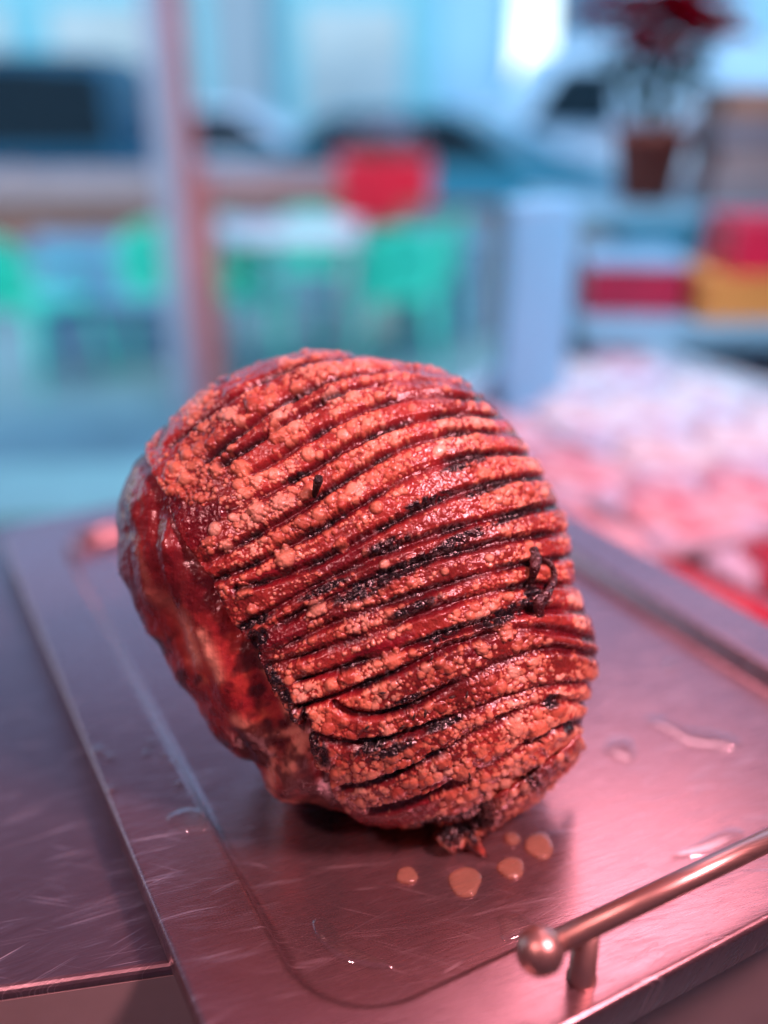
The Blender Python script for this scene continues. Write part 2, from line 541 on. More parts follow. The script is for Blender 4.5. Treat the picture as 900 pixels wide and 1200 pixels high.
# ---- relief of the crackling (chart units)
nz_big = vnoise(60, 3, 1); nz_mid = vnoise(22, 3, 2); nz_fine = vnoise(5, 3, 3); nz_str = vnoise(7, 3, 4, ax=5.0, rot=R(24))
gdep = 0.38 + 0.62 * sst(0.28, 0.56, vnoise(58, 3, 23))
cu = chart(310, 500)
gdep = np.maximum(gdep, np.clip(1.25 * np.exp(-(((gx - cu[0]) / 130) ** 2 + ((gy - cu[1]) / 75) ** 2)), 0, 1))
groove = np.exp(-(np.clip(gdw, 0, None) / gwid) ** 2) * gdep
ridge = np.maximum(sst(2.5, 7.5, gdw), (1 - gdep) * 0.9)
relief = 2.2 * ridge - 5.5 * groove + (nz_mid - 0.5) * 2.4 + (nz_fine - 0.5) * 2.2 + (nz_str - .5) * 1.6

# blister-free glossy stretches (smooth red skin between cuts)
cover = vnoise(34, 3, 41)
smooth_spots = [(225, 620, 34, 26), (205, 600, 18, 20), (250, 605, 20, 14), (330, 672, 42, 9), (330, 742, 40, 10), (395, 655, 30, 10), (520, 908, 20, 7), (470, 950, 60, 14), (420, 950, 40, 16), (440, 760, 45, 6), (560, 760, 22, 5)]
bare = np.zeros((GH, GW))
for (u, v, ra, rb) in smooth_spots:
    c = chart(u, v)
    ca, sa = math.cos(R(22)), math.sin(R(22))
    dx, dy = gx - c[0], gy - c[1]
    e = np.hypot((dx * ca + dy * sa) / ra, (-dx * sa + dy * ca) / rb)
    bare = np.maximum(bare, 1 - sst(0.7, 1.1, e))

brown = sst(0.40, 0.68, vnoise(75, 4, 57)) * 0.75
for (u, v, ra, rb, k_) in [(430, 690, 150, 60, .9), (260, 720, 60, 50, .7), (240, 620, 60, 40, .6), (560, 725, 70, 22, .5), (430, 935, 90, 14, .6), (600, 600, 60, 30, .4)]:
    c = chart(u, v)
    ca, sa = math.cos(R(22)), math.sin(R(22))
    dx, dy = gx - c[0], gy - c[1]
    e = np.hypot((dx * ca + dy * sa) / ra, (-dx * sa + dy * ca) / rb)
    brown = np.maximum(brown, k_ * np.exp(-e * e) * (0.45 + 0.9 * nz_mid))
brown = np.clip(brown + 0.8 * groove, 0, 1)
cap = np.zeros((GH, GW)); blis = np.zeros((GH, GW)); btone = np.zeros((GH, GW))
def stamp(cx, cy, r, hgt, tone):
    i0 = int((cx - r - X0) * RES); i1 = int((cx + r - X0) * RES) + 2
    j0 = int((cy - r - Y0) * RES); j1 = int((cy + r - Y0) * RES) + 2
    if i0 < 0 or j0 < 0 or i1 > GW or j1 > GH: return
    dx = gx[j0:j1, i0:i1] - cx; dy = gy[j0:j1, i0:i1] - cy
    q = 1 - (dx * dx + dy * dy) / (r * r)
    prof_ = np.sqrt(np.clip(q, 0, 1))
    h = hgt * r * prof_
    s = cap[j0:j1, i0:i1]
    w = h > s
    s[w] = h[w]
    blis[j0:j1, i0:i1][w] = prof_[w]
    btone[j0:j1, i0:i1][w] = tone

def at_grid(arr, x, y):
    i = int(np.clip((x - X0) * RES, 0, GW - 1)); j = int(np.clip((y - Y0) * RES, 0, GH - 1))
    return arr[j, i]

cnt = 0
tonep = vnoise(26, 3, 45)
for _ in range(64000):
    x = rng.uniform(X0 + 20, -X0 - 20); y = rng.uniform(Y0 + 20, -Y0 - 20)
    if at_grid(sgn, x, y) < 3: continue
    g_ = at_grid(gdw, x, y); rd = at_grid(ridge, x, y)
    if rng.random() > 0.03 + 0.97 * rd: continue
    if rng.random() < at_grid(bare, x, y): continue
    cv = at_grid(cover, x, y)
    if rng.random() > np.clip((cv - 0.36 + 0.22 * float(sst(40, 130, -y))) * 3.2, 0.05, 0.9): continue
    if rng.random() < 0.62 * at_grid(brown, x, y): continue
    r = 0.85 + rng.gamma(1.25, 0.72)
    if rng.random() < 0.03 and g_ > 6: r = rng.uniform(4.5, 7.5)
    r = min(r, max(1.1, g_ * 0.62), 9.5)
    stamp(x, y, r, rng.uniform(0.45, 0.8), float(np.clip(0.45 * rng.random() + 1.7 * (at_grid(tonep, x, y) - 0.5) + 0.28, 0, 1)))
    cnt += 1
# the big blisters the photograph shows, each a knot of bubbles
for (u, v, r) in [(371, 712, 9), (410, 790, 8), (460, 772, 9), (516, 886, 8), (540, 898, 11), (625, 852, 11), (336, 655, 10), (305, 600, 9), (330, 590, 8), (286, 552, 9),
                  (258, 553, 7), (303, 565, 7), (472, 890, 6), (491, 888, 6), (460, 880, 7), (540, 930, 7), (562, 760, 7), (590, 740, 8), (600, 850, 8), (645, 830, 8), (290, 690, 7), (455, 852, 6),
                  (272, 492, 8), (300, 480, 9), (330, 510, 9), (345, 505, 8), (350, 460, 8), (390, 470, 9), (325, 515, 8), (412, 470, 8), (270, 640, 6), (400, 640, 7), (250, 636, 6)]:
    c = chart(u, v)
    t = rng.random()
    stamp(c[0], c[1], r, 0.75, t)
    for _ in range(14):
        an = rng.uniform(0, 6.28); rr_ = r * rng.uniform(0.5, 1.1)
        stamp(c[0] + rr_ * math.cos(an), c[1] + rr_ * math.sin(an), r * rng.uniform(0.2, 0.45), 1.6, t)
rimfade = 1 - 0.5 * sst(0.86, 1.0, grho)
relief = relief * rimfade + cap * 0.78 * (0.4 + 0.6 * rimfade)

# ---- charring: in the cuts, along the burnt left edge and in traced scorched streaks
char = groove * sst(0.36, 0.60, vnoise(36, 3, 51)) * 1.0
streaks = [(470, 668, 60, 9), (425, 690, 40, 12), (540, 632, 40, 8), (600, 605, 44, 6), (590, 720, 46, 10), (520, 742, 30, 7), (510, 648, 46, 7), (455, 640, 30, 9), (545, 545, 40, 7), (500, 590, 40, 7),
           (570, 574, 40, 6), (460, 872, 34, 6), (330, 800, 8, 40), (345, 836, 9, 14), (374, 872, 12, 26), (305, 745, 14, 14), (440, 868, 28, 6), (560, 940, 46, 10), (620, 700, 16, 24), (662, 850, 10, 8), (485, 712, 34, 7),
           (350, 560, 20, 5), (300, 728, 24, 7), (380, 690, 34, 6), (640, 820, 14, 8), (430, 800, 8, 4), (505, 955, 30, 12), (480, 815, 34, 4), (520, 845, 26, 5)]
spk = vnoise(4.5, 3, 52)
for k, (u, v, ra, rb) in enumerate(streaks):
    c = chart(u, v); rot = R(22) if ra > rb else R(30)
    ca, sa = math.cos(rot), math.sin(rot)
    dx, dy = gx - c[0], gy - c[1]
    e = np.hypot((dx * ca + dy * sa) / ra, (-dx * sa + dy * ca) / rb)
    char = np.maximum(char, (1 - sst(0.55, 1.15, e)) * sst(0.30, 0.55, spk + 0.25 * (1 - e)))
edge_burn = np.exp(-((sgn - 1) / 3.2) ** 2) * sst(0.35, 0.6, vnoise(30, 2, 53))
c1 = chart(330, 800)
edge_burn *= np.exp(-(((gy - c1[1]) / 115) ** 2))
char = np.clip(np.maximum(char, edge_burn * 1.2), 0, 1)
blis *= (1 - 0.75 * char)
relief += char * (spk - 0.5) * 5

# ---- meat relief
meat = (nz_big - 0.5) * 13 + (nz_mid - 0.5) * 5 + (nz_fine - 0.5) * 1.0 + (vnoise(20, 2, 61, ax=4, rot=R(-58)) - 0.5) * 2.5
# hollow below the burnt edge of the crackling, rolls outside it
hol = np.zeros((GH, GW))
for pl, wid, dep in [([(258, 690), (285, 745), (312, 815), (338, 862)], 17, -17), ([(196, 640), (214, 700), (246, 770), (290, 850)], 17, 9), ([(340, 900), (330, 930)], 24, 8), ([(205, 590), (206, 640)], 11, 6), ([(378, 905), (398, 940)], 9, -9),
                     ([(282, 860), (300, 905)], 8, -7), ([(185, 600), (196, 690), (222, 770)], 7, -6), ([(160, 580), (165, 640), (180, 700)], 9, 5)]:
    P = np.array([chart(*p) for p in catmull(pl, 5, False)])
    dd = line_dist(P, wid * 2.6)
    hol += dep * np.exp(-(dd / wid) ** 2)
meat += hol * 0.6 + 4 * (1 - sst(-22, 2, sgn))
w_up = sst(chart(290, 760)[1], chart(270, 690)[1], gy)
meat += 3.0 * w_up * np.exp(-(np.clip(-sgn, 0, None) / 45) ** 2) * (1 - sst(-16, 2, sgn))
fat = np.zeros((GH, GW))           # pale fat / lean seams
for pl, wid in [([(178, 752), (205, 800), (232, 838), (272, 892)], 7), ([(300, 742), (302, 775), (318, 806), (340, 850)], 4), ([(282, 838), (318, 862), (350, 858)], 6), ([(352, 866), (340, 900)], 11), ([(318, 880), (326, 930)], 8), ([(180, 690), (215, 720), (232, 770)], 9),
                ([(222, 650), (216, 700)], 6), ([(240, 740), (262, 790)], 6), ([(330, 928), (380, 938)], 5), ([(165, 640), (180, 680)], 5)]:
    P = np.array([chart(*p) for p in catmull(pl, 4, False)])
    dd = line_dist(P, wid * 3)
    fat = np.maximum(fat, np.exp(-(dd / wid) ** 2))
fat = np.clip(fat * (0.35 + 0.9 * nz_mid) , 0, 1)
dirty = sst(0.46, 0.60, vnoise(30, 4, 71))                      # dark glaze patches on the meat

def bil(arr, x, y):
    fx = np.clip((x - X0) * RES - 0.5, 0, GW - 1.001); fy = np.clip((y - Y0) * RES - 0.5, 0, GH - 1.001)
    ix = fx.astype(int); iy = fy.astype(int); tx = fx - ix; ty = fy - iy
    return (arr[iy, ix] * (1 - tx) + arr[iy, ix + 1] * tx) * (1 - ty) + (arr[iy + 1, ix] * (1 - tx) + arr[iy + 1, ix + 1] * tx) * ty

BACK = 0.105
def base_surface(nth, nf, nb):
    """polar grid over the whole body: pole of the scored face -> rim -> back pole. returns chart xy and base points (local metres)"""
    th = np.linspace(-np.pi, np.pi, nth, endpoint=False)
    ph = np.concatenate([np.linspace(0.004, 1, nf), 1 + np.linspace(0, 1, nb + 1)[1:] * 0.995])
    TH, PH = np.meshgrid(th, ph)
    rho = np.sin(PH * np.pi / 2)
    Rr = Rof(TH)
    x = np.cos(TH) * Rr * rho; y = np.sin(TH) * Rr * rho
    hf = np.where(PH <= 1, dome(rho), -BACK * np.sqrt(np.clip(1 - rho ** 2.6, 0, 1)))
    P = x[..., None] * PX * Uv + y[..., None] * PX * Vv + hf[..., None] * Wv
    return x, y, PH, P

def normals(P):
    du = np.roll(P, -1, 1) - np.roll(P, 1, 1)
    dv = np.gradient(P, axis=0)
    n = np.cross(dv, du)
    n /= np.linalg.norm(n, axis=2, keepdims=True) + 1e-12
    s = np.sign(np.sum(n * P, axis=2, keepdims=True))
    return n * np.where(s == 0, 1, s)

def grid_mesh(name, P, keep, attrs, mat, parent, origin, close=False):
    nv, nu = P.shape[:2]
    idx = np.arange(nv * nu).reshape(nv, nu)
    a = idx[:-1]; b = np.roll(idx, -1, 1)[:-1]; c = np.roll(idx, -1, 1)[1:]; d = idx[1:]
    q = np.stack([a, d, c, b], -1).reshape(-1, 4)
    if keep is not None:
        k = keep.reshape(-1)
        q = q[k[q].all(1)]
    used = np.zeros(nv * nu, bool); used[q] = True
    remap = np.cumsum(used) - 1
    V = P.reshape(-1, 3)[used]; q = remap[q]
    me = bpy.data.meshes.new(name)
    me.vertices.add(len(V)); me.vertices.foreach_set('co', V.astype(np.float32).ravel())
    me.loops.add(q.size); me.loops.foreach_set('vertex_index', q.astype(np.int32).ravel())
    me.polygons.add(len(q))
    me.polygons.foreach_set('loop_start', np.arange(0, q.size, 4, dtype=np.int32))
    me.polygons.foreach_set('loop_total', np.full(len(q), 4, np.int32))
    me.polygons.foreach_set('use_smooth', np.ones(len(q), bool))
    for an, arr in attrs.items():
        at = me.attributes.new(an, 'FLOAT', 'POINT')
        at.data.foreach_set('value', arr.reshape(-1)[used].astype(np.float32))
    me.update(calc_edges=True)
    return link(name, me, mat, parent)

def attr(t, name):
    n = t.nodes.new('ShaderNodeAttribute'); n.attribute_name = name
    return n.outputs['Fac']

def mix(t, fac, a, b):
    n = t.nodes.new('ShaderNodeMix'); n.data_type = 'RGBA'
    for s, v in ((n.inputs['Factor'], fac), (n.inputs['A'], a), (n.inputs['B'], b)):
        pass
    if isinstance(fac, float): n.inputs[0].default_value = fac
    else: t.links.new(fac, n.inputs[0])
    for i, v in ((6, a), (7, b)):
        if isinstance(v, tuple): n.inputs[i].default_value = (*v, 1)
        else: t.links.new(v, n.inputs[i])
    return n.outputs[2]

# --- crackling material
m, t, b = mat_new('crackling')
tc = N(t, 'ShaderNodeTexCoord')
n1 = N(t, 'ShaderNodeTexNoise', Scale=260.0, Detail=4.0, Roughness=0.65); t.links.new(tc.outputs['Object'], n1.inputs['Vector'])
n2 = N(t, 'ShaderNodeTexNoise', Scale=38.0, Detail=4.0); t.links.new(tc.outputs['Object'], n2.inputs['Vector'])
n3 = N(t, 'ShaderNodeTexNoise', Scale=900.0, Detail=3.0); t.links.new(tc.outputs['Object'], n3.inputs['Vector'])
skin = ramp(t, n2.outputs['Fac'], [(0.30, (0.09, 0.005, 0.009)), (0.50, (0.20, 0.010, 0.018)), (0.68, (0.31, 0.026, 0.025))])
bl_a = attr(t, 'blister'); bt_a = attr(t, 'tone'); ch_a = attr(t, 'char'); rg_a = attr(t, 'ridge'); br_a = attr(t, 'bare')
skin2 = mix(t, math_node(t, 'MULTIPLY', rg_a, math_node(t, 'MULTIPLY', n1.outputs['Fac'], 0.62)), skin, (0.46, 0.10, 0.05))
skin2 = mix(t, br_a, skin2, skin)
bc = ramp(t, bt_a, [(0.0, (0.36, 0.065, 0.035)), (0.5, (0.72, 0.31, 0.17)), (1.0, (0.88, 0.58, 0.40))])
bc = mix(t, math_node(t, 'MULTIPLY', n1.outputs['Fac'], 0.45), bc, (0.36, 0.06, 0.03))
colr = mix(t, math_node(t, 'MULTIPLY', math_node(t, 'POWER', bl_a, 0.7), 0.92), skin2, bc)
colr = mix(t, math_node(t, 'MULTIPLY', attr(t, 'brown'), math_node(t, 'SUBTRACT', 0.78, math_node(t, 'MULTIPLY', bl_a, 0.45))), colr, (0.055, 0.005, 0.008))
chs = math_node(t, 'MULTIPLY', ch_a, math_node(t, 'ADD', math_node(t, 'MULTIPLY', n1.outputs['Fac'], 1.3), 0.35), True)
colr = mix(t, chs, colr, (0.009, 0.006, 0.008))
t.links.new(colr, b.inputs['Base Color'])
rgh = math_node(t, 'ADD', math_node(t, 'MULTIPLY', bl_a, 0.22), 0.26)
rgh = math_node(t, 'ADD', rgh, math_node(t, 'MULTIPLY', math_node(t, 'SUBTRACT', n1.outputs['Fac'], 0.5), 0.35), True)
t.links.new(rgh, b.inputs['Roughness'])
b.inputs['Subsurface Weight'].default_value = 0.18
b.inputs['Subsurface Radius'].default_value = (0.004, 0.0012, 0.0008)
b.inputs['Subsurface Scale'].default_value = 1.0
b.inputs['Coat Weight'].default_value = 0.30
b.inputs['Coat Roughness'].default_value = 0.18
bp = N(t, 'ShaderNodeBump', Strength=0.55, Distance=0.0008)
t.links.new(math_node(t, 'ADD', n1.outputs['Fac'], math_node(t, 'MULTIPLY', n3.outputs['Fac'], 0.5)), bp.inputs['Height'])
t.links.new(bp.outputs[0], b.inputs['Normal'])
M['crackling'] = m

# --- meat material
m, t, b = mat_new('roast_meat')
tc = N(t, 'ShaderNodeTexCoord')
n1 = N(t, 'ShaderNodeTexNoise', Scale=55.0, Detail=6.0, Roughness=0.62); t.links.new(tc.outputs['Object'], n1.inputs['Vector'])
mpn = N(t, 'ShaderNodeMapping'); mpn.inputs['Scale'].default_value = (420, 60, 60); mpn.inputs['Rotation'].default_value = (0.4, 0.5, 0.7)
t.links.new(tc.outputs['Object'], mpn.inputs['Vector'])
n2 = N(t, 'ShaderNodeTexNoise', Scale=1.0, Detail=4.0); t.links.new(mpn.outputs[0], n2.inputs['Vector'])
n3 = N(t, 'ShaderNodeTexNoise', Scale=320.0, Detail=4.0); t.links.new(tc.outputs['Object'], n3.inputs['Vector'])
base = ramp(t, n1.outputs['Fac'], [(0.28, (0.07, 0.006, 0.010)), (0.44, (0.20, 0.014, 0.020)), (0.58, (0.34, 0.04, 0.03)), (0.74, (0.58, 0.17, 0.08))])
base = mix(t, math_node(t, 'MULTIPLY', attr(t, 'fat'), 0.95), base, (0.76, 0.40, 0.27))
base = mix(t, math_node(t, 'MULTIPLY', n2.outputs['Fac'], 0.35), base, (0.22, 0.02, 0.015))
base = mix(t, math_node(t, 'MULTIPLY', attr(t, 'dirty'), 0.9), base, (0.045, 0.005, 0.006))
base = mix(t, math_node(t, 'MULTIPLY', attr(t, 'upper'), 0.72), base, (0.12, 0.008, 0.012))
t.links.new(base, b.inputs['Base Color'])
t.links.new(math_node(t, 'ADD', math_node(t, 'MULTIPLY', n1.outputs['Fac'], 0.3), 0.14), b.inputs['Roughness'])
b.inputs['Subsurface Weight'].default_value = 0.08
b.inputs['Subsurface Radius'].default_value = (0.006, 0.0016, 0.001)
b.inputs['Coat Weight'].default_value = 0.35
b.inputs['Coat Roughness'].default_value = 0.10
bp = N(t, 'ShaderNodeBump', Strength=0.55, Distance=0.0015)
t.links.new(math_node(t, 'ADD', math_node(t, 'MULTIPLY', n2.outputs['Fac'], 0.6), math_node(t, 'ADD', n1.outputs['Fac'], math_node(t, 'MULTIPLY', n3.outputs['Fac'], 0.6))), bp.inputs['Height'])
t.links.new(bp.outputs[0], b.inputs['Normal'])
t.links.new(bp.outputs[0], b.inputs['Coat Normal'])
M['meat'] = m
M['char'] = plain('charred_skin', (0.012, 0.009, 0.010), 0.35, 0.5, 300, bump=0.6)

base_xy = Vector((RC[0], RC[1] + 0.02, FLOOR_Z))
roast = empty('roast_pork', base_xy, 0, 'whole roast pork joint with scored, blistered crackling on the steel tray', 'roast meat')
off = RC - np.array(base_xy)

def flatten(P):
    z = P[..., 2]
    zmin = 0.0
    # settle onto the tray floor: everything lower is squashed flat
    P[..., 2] = np.where(z < zmin + 0.006, zmin + 0.006 * np.exp((np.minimum(z, zmin + 0.006) - zmin - 0.006) / 0.006), z)
    return P

x, y, PH, P = base_surface(900, 300, 110)
nn = normals(P)
sg = bil(sgn, x, y)
disp = bil(meat, x, y) * PX
disp -= sst(-2, 10, sg) * 0.003
fadeb = np.where(PH > 1, np.clip(1 - (PH - 1) * 1.5, 0.3, 1), 1.0)
Pm = P + nn * (disp * fadeb)[..., None]
Pm = flatten(Pm + off)
grid_mesh('meat', Pm, None, dict(upper=bil(w_up, x, y), fat=bil(fat, x, y), dirty=bil(dirty, x, y)), M['meat'], roast, base_xy)

x, y, PH, P = base_surface(1700, 560, 130)
nn = normals(P)
sg = bil(sgn, x, y)
rl = bil(relief, x, y)
fadeb = np.where(PH > 1, np.clip(1 - (PH - 1) * 1.2, 0.4, 1), 1.0)
lift = sst(-5.0, 2.0, sg)                       # edge of the crackling turns down under itself
disp = (-11 + lift * 17 + rl * lift + (bil(nz_big, x, y) - 0.5) * 10) * PX
Pc = P + nn * (disp * fadeb)[..., None]
Pc = flatten(Pc + off)
grid_mesh('crackling', Pc, sg > -6.0, dict(blister=bil(blis, x, y), tone=bil(btone, x, y), char=bil(char, x, y), ridge=bil(ridge, x, y), bare=bil(bare, x, y), brown=bil(brown, x, y)), M['crackling'], roast, base_xy)

def on_face(u, v, lift_m=0.004):
    """point just above the crackling below a traced point, in the roast's local coordinates"""
    q = chart(u, v)
    rho = np.hypot(*q) / Rof(math.atan2(q[1], q[0]))
    h = float(dome(rho)) + 6 * PX + at_grid(relief, q[0], q[1]) * PX
    p = q[0] * PX * Uv + q[1] * PX * Vv + (h + lift_m) * Wv + off
    return Vector(p)
WV = Vector(Wv)

# torn strip of crackling hanging off the lower edge onto the tray
def strip(name, spine, widths, thick, mat, parent, seed, bub=True):
    r_ = random.Random(seed)
    bm = bmesh.new()
    K = 60
    sp = catmull([list(p) for p in spine], K // (len(spine) - 1), False)
    wd = np.interp(np.linspace(0, 1, len(sp)), np.linspace(0, 1, len(widths)), widths)
    rows = []
    for i, p in enumerate(sp):
        p = Vector(p)
        tdir = Vector(sp[min(i + 1, len(sp) - 1)] - sp[max(i - 1, 0)]).normalized()
        side = tdir.cross(WV).normalized()
        up = side.cross(tdir).normalized()
        row = []
        ns = 20
        for k in range(ns):
            an = 2 * math.pi * k / ns
            ca, sa = math.cos(an), math.sin(an)
            jit = 1 + r_.uniform(-0.16, 0.16)
            row.append(bm.verts.new(p + side * ca * wd[i] * jit + up * sa * thick * (1 + r_.uniform(-.35, .35)) * min(1, wd[i] / 0.003)))
        rows.append(row)
    for a, c in zip(rows[:-1], rows[1:]):
        for k in range(len(a)):
            bm.faces.new((a[k], a[(k + 1) % len(a)], c[(k + 1) % len(a)], c[k]))
    bm.faces.new(rows[0][::-1]); bm.faces.new(rows[-1])
    o = fin(name, bm, mat, parent, smooth=True)
    md = o.modifiers.new('sub', 'SUBSURF'); md.levels = md.render_levels = 1
    return o

def tray_pt(u, v, z):
    r = face_ray(u, v); tt = (z - CAM_Z) / r[2]
    return Vector(EYE + r * tt - np.array(base_xy))

m, t, b = mat_new('torn_crackling')
tc = N(t, 'ShaderNodeTexCoord')
n1 = N(t, 'ShaderNodeTexNoise', Scale=120.0, Detail=5.0, Roughness=0.7); t.links.new(tc.outputs['Object'], n1.inputs['Vector'])
t.links.new(ramp(t, n1.outputs['Fac'], [(0.32, (0.012, 0.008, 0.009)), (0.42, (0.17, 0.015, 0.012)), (0.56, (0.42, 0.08, 0.035)), (0.7, (0.66, 0.25, 0.13))]), b.inputs['Base Color'])
b.inputs['Roughness'].default_value = 0.33
b.inputs['Coat Weight'].default_value = 0.3
bp = N(t, 'ShaderNodeBump', Strength=0.8, Distance=0.0015); t.links.new(n1.outputs['Fac'], bp.inputs['Height']); t.links.new(bp.outputs[0], b.inputs['Normal'])
M['torn'] = m
# the flap follows the lower right edge of the joint and ends in two ragged prongs on the tray
up_e = [on_face(672, 858, .002), on_face(646, 882, .003), on_face(610, 908, .004), on_face(578, 926, .005), tray_pt(550, 936, .972), tray_pt(527, 958, .966), tray_pt(511, 984, .958)]
lo_e = [tray_pt(676, 874, .976), tray_pt(656, 903, .970), tray_pt(626, 931, .965), tray_pt(592, 954, .962), tray_pt(567, 972, .959), tray_pt(548, 983, .957), tray_pt(524, 990, .9545)]
NS, NW = 190, 46
ue = catmull([list(p) for p in up_e], 40, False); le = catmull([list(p) for p in lo_e], 40, False)
ti = np.linspace(0, len(ue) - 1, NS)
ue = np.stack([np.interp(ti, np.arange(len(ue)), ue[:, k]) for k in range(3)], 1); le = np.stack([np.interp(ti, np.arange(len(le)), le[:, k]) for k in range(3)], 1)
rs = np.random.default_rng(5)
ln = np.interp(np.linspace(0, 1, NS), np.linspace(0, 1, 40), 1 + rs.uniform(-.10, .10, 40))
tt_ = np.linspace(0, 1, NS)
for c_, w_, a_ in ((.985, .022, .75), (.80, .022, .95), (.90, .018, .2)):          # prongs
    ln += a_ * np.exp(-((tt_ - c_) / w_) ** 2)
ww = np.linspace(0, 1, NW)
G = ue[:, None, :] + (le - ue)[:, None, :] * (ww[None, :] * (1 + (ln[:, None] - 1) * ww[None, :] ** 2))[..., None]
gn = np.cross(np.gradient(G, axis=0), np.gradient(G, axis=1)); gn /= np.linalg.norm(gn, axis=2, keepdims=True) + 1e-12
gn *= np.sign(np.sum(gn * Wv, axis=2, keepdims=True))
hm = np.zeros((NS, NW)); bm_ = np.zeros((NS, NW)); tm_ = np.zeros((NS, NW))
for _ in range(520):
    i_ = rs.integers(0, NS); k_ = rs.integers(2, NW); r_ = rs.choice([.0006, .0008, .0011, .0016, .0022], p=[.3, .3, .2, .15, .05])
    if rs.random() < .6 and tt_[i_] > .5 and ww[k_] < .7: continue
    d2 = np.sum((G - G[i_, k_]) ** 2, axis=2); q_ = np.sqrt(np.clip(1 - d2 / r_ ** 2, 0, 1)); h_ = q_ * r_ * .8
    w = h_ > hm; hm[w] = h_[w]; bm_[w] = q_[w]; tm_[w] = rs.random()
nz_ = np.interp(np.arange(NS), np.linspace(0, NS, 60), rs.random(60))[:, None] * np.interp(np.arange(NW), np.linspace(0, NW, 14), rs.random(14))[None, :]
chm = sst(.46, .60, tt_)[:, None] * (1 - sst(.62, .92, ww + .18 * (nz_[0:1] - .3)))[None, :].reshape(1, NW) * (1 - sst(.93, 1, tt_))[:, None]
chm = np.clip(np.maximum(chm, .9 * np.exp(-((tt_ - .30) / .05) ** 2)[:, None] * (1 - ww)[None, :]) * (.5 + 1.2 * rs.random((NS, NW))), 0, 1)
bow = np.sin(np.pi * ww)[None, :] * .0028
G = G + gn * (hm + nz_ * .0022 + bow + rs.random((NS, NW)) * .0003 + chm * rs.random((NS, NW)) * .0010)[..., None]
G[..., 2] = np.maximum(G[..., 2], .0012)
idx = np.arange(NS * NW).reshape(NS, NW)
qd = np.stack([idx[:-1, :-1], idx[1:, :-1], idx[1:, 1:], idx[:-1, 1:]], -1).reshape(-1, 4)
me = bpy.data.meshes.new('torn_rind')
me.from_pydata(G.reshape(-1, 3).tolist(), [], qd.tolist())
for an, arr in dict(blister=bm_ * (1 - chm), tone=tm_, char=chm, ridge=np.full((NS, NW), .8), bare=np.zeros((NS, NW)), brown=np.clip(.15 + .4 * nz_, 0, 1)).items():
    at = me.attributes.new(an, 'FLOAT', 'POINT'); at.data.foreach_set('value', arr.reshape(-1).astype(np.float32))
for p in me.polygons: p.use_smooth = True
o = link('torn_rind', me, M['crackling'], roast)
md = o.modifiers.new('thick', 'SOLIDIFY'); md.thickness = .0028; md.offset = 0
M['burnt'] = plain('burnt_red_skin', (0.035, 0.006, 0.007), 0.25, 0.6, 160, bump=0.4)
# curled dark strand on the right of the face
strip('curled_rind', [on_face(632, 722, .001), on_face(627, 708, .005), on_face(637, 694, .007), on_face(645, 676, .006), on_face(641, 662, .005), on_face(634, 656, .002)], [0.0016, 0.0030, 0.0020, 0.0014, 0.0015, 0.001], 0.0015, M['burnt'], roast, 5)
strip('curled_rind', [on_face(622, 642, .001), on_face(624, 655, .005), on_face(622, 668, .006), on_face(620, 684, .003)], [0.002, 0.003, 0.0024, 0.001], 0.0018, M['burnt'], roast, 6)
# burnt clove standing in a cut
bm = bmesh.new()
tube(bm, [on_face(368, 583, -.002), on_face(371, 575, .003), on_face(374, 567, .007), on_face(375, 562, .009)], [0.0011, 0.0016, 0.0022, 0.0017], 10)
fin('burnt_clove', bm, M['char'], roast, smooth=True)
# slivers of herb on the crackling
M['herb'] = plain('dried_herb', (0.035, 0.018, 0.014), 0.6, 0.5, 200)
for (u, v, an, L) in [(484, 838, 75, 7), (497, 834, 88, 8), (488, 822, 10, 5), (470, 850, 40, 7), (478, 853, 60, 7), (545, 812, 80, 7), (528, 815, 20, 6), (448, 810, 5, 6), (505, 770, 60, 6), (600, 690, 30, 6), (462, 700, 40, 6), (440, 690, 20, 7), (566, 928, 130, 7), (430, 850, 45, 6), (548, 905, 100, 6)]:
    dx, dy = L * math.cos(R(an)) * 0.6, -L * math.sin(R(an)) * 0.6
    q1 = on_face(u - dx, v - dy, .0022); q2 = on_face(u + dx, v + dy, .0035)
    bm = bmesh.new(); tube(bm, [q1, (q1 + q2) / 2 + WV * .0006, q2], [.00035, .0007, .0003], 6)
    fin('herb_sliver', bm, M['herb'], roast, smooth=True)

# ================================================================== drops on the tray
def drop_mat(name, c, rough, fac, body):
    """thin clear liquid film: see-through, tinted, a little cloudy, with a glossy skin"""
    m, t, b = mat_new(name)
    out = t.nodes['Material Output']
    t.nodes.remove(b)
    tr = N(t, 'ShaderNodeBsdfTransparent'); tr.inputs['Color'].default_value = (*c, 1)
    df = N(t, 'ShaderNodeBsdfDiffuse'); df.inputs['Color'].default_value = (*[x * .8 for x in c], 1)
    m0 = N(t, 'ShaderNodeMixShader'); m0.inputs[0].default_value = body
    t.links.new(tr.outputs[0], m0.inputs[1]); t.links.new(df.outputs[0], m0.inputs[2])
    gl = N(t, 'ShaderNodeBsdfGlossy'); gl.inputs['Roughness'].default_value = rough
    fr = N(t, 'ShaderNodeFresnel'); fr.inputs['IOR'].default_value = fac
    mx = N(t, 'ShaderNodeMixShader')
    ge = N(t, 'ShaderNodeNewGeometry')
    t.links.new(math_node(t, 'MULTIPLY', fr.outputs[0], math_node(t, 'SUBTRACT', 1.0, ge.outputs['Backfacing'])), mx.inputs[0]); t.links.new(m0.outputs[0], mx.inputs[1]); t.links.new(gl.outputs[0], mx.inputs[2])
    t.links.new(mx.outputs[0], out.inputs['Surface'])
    return m
M['grease'] = drop_mat('grease', (0.95, 0.60, 0.42), 0.05, 1.9, 0.22)
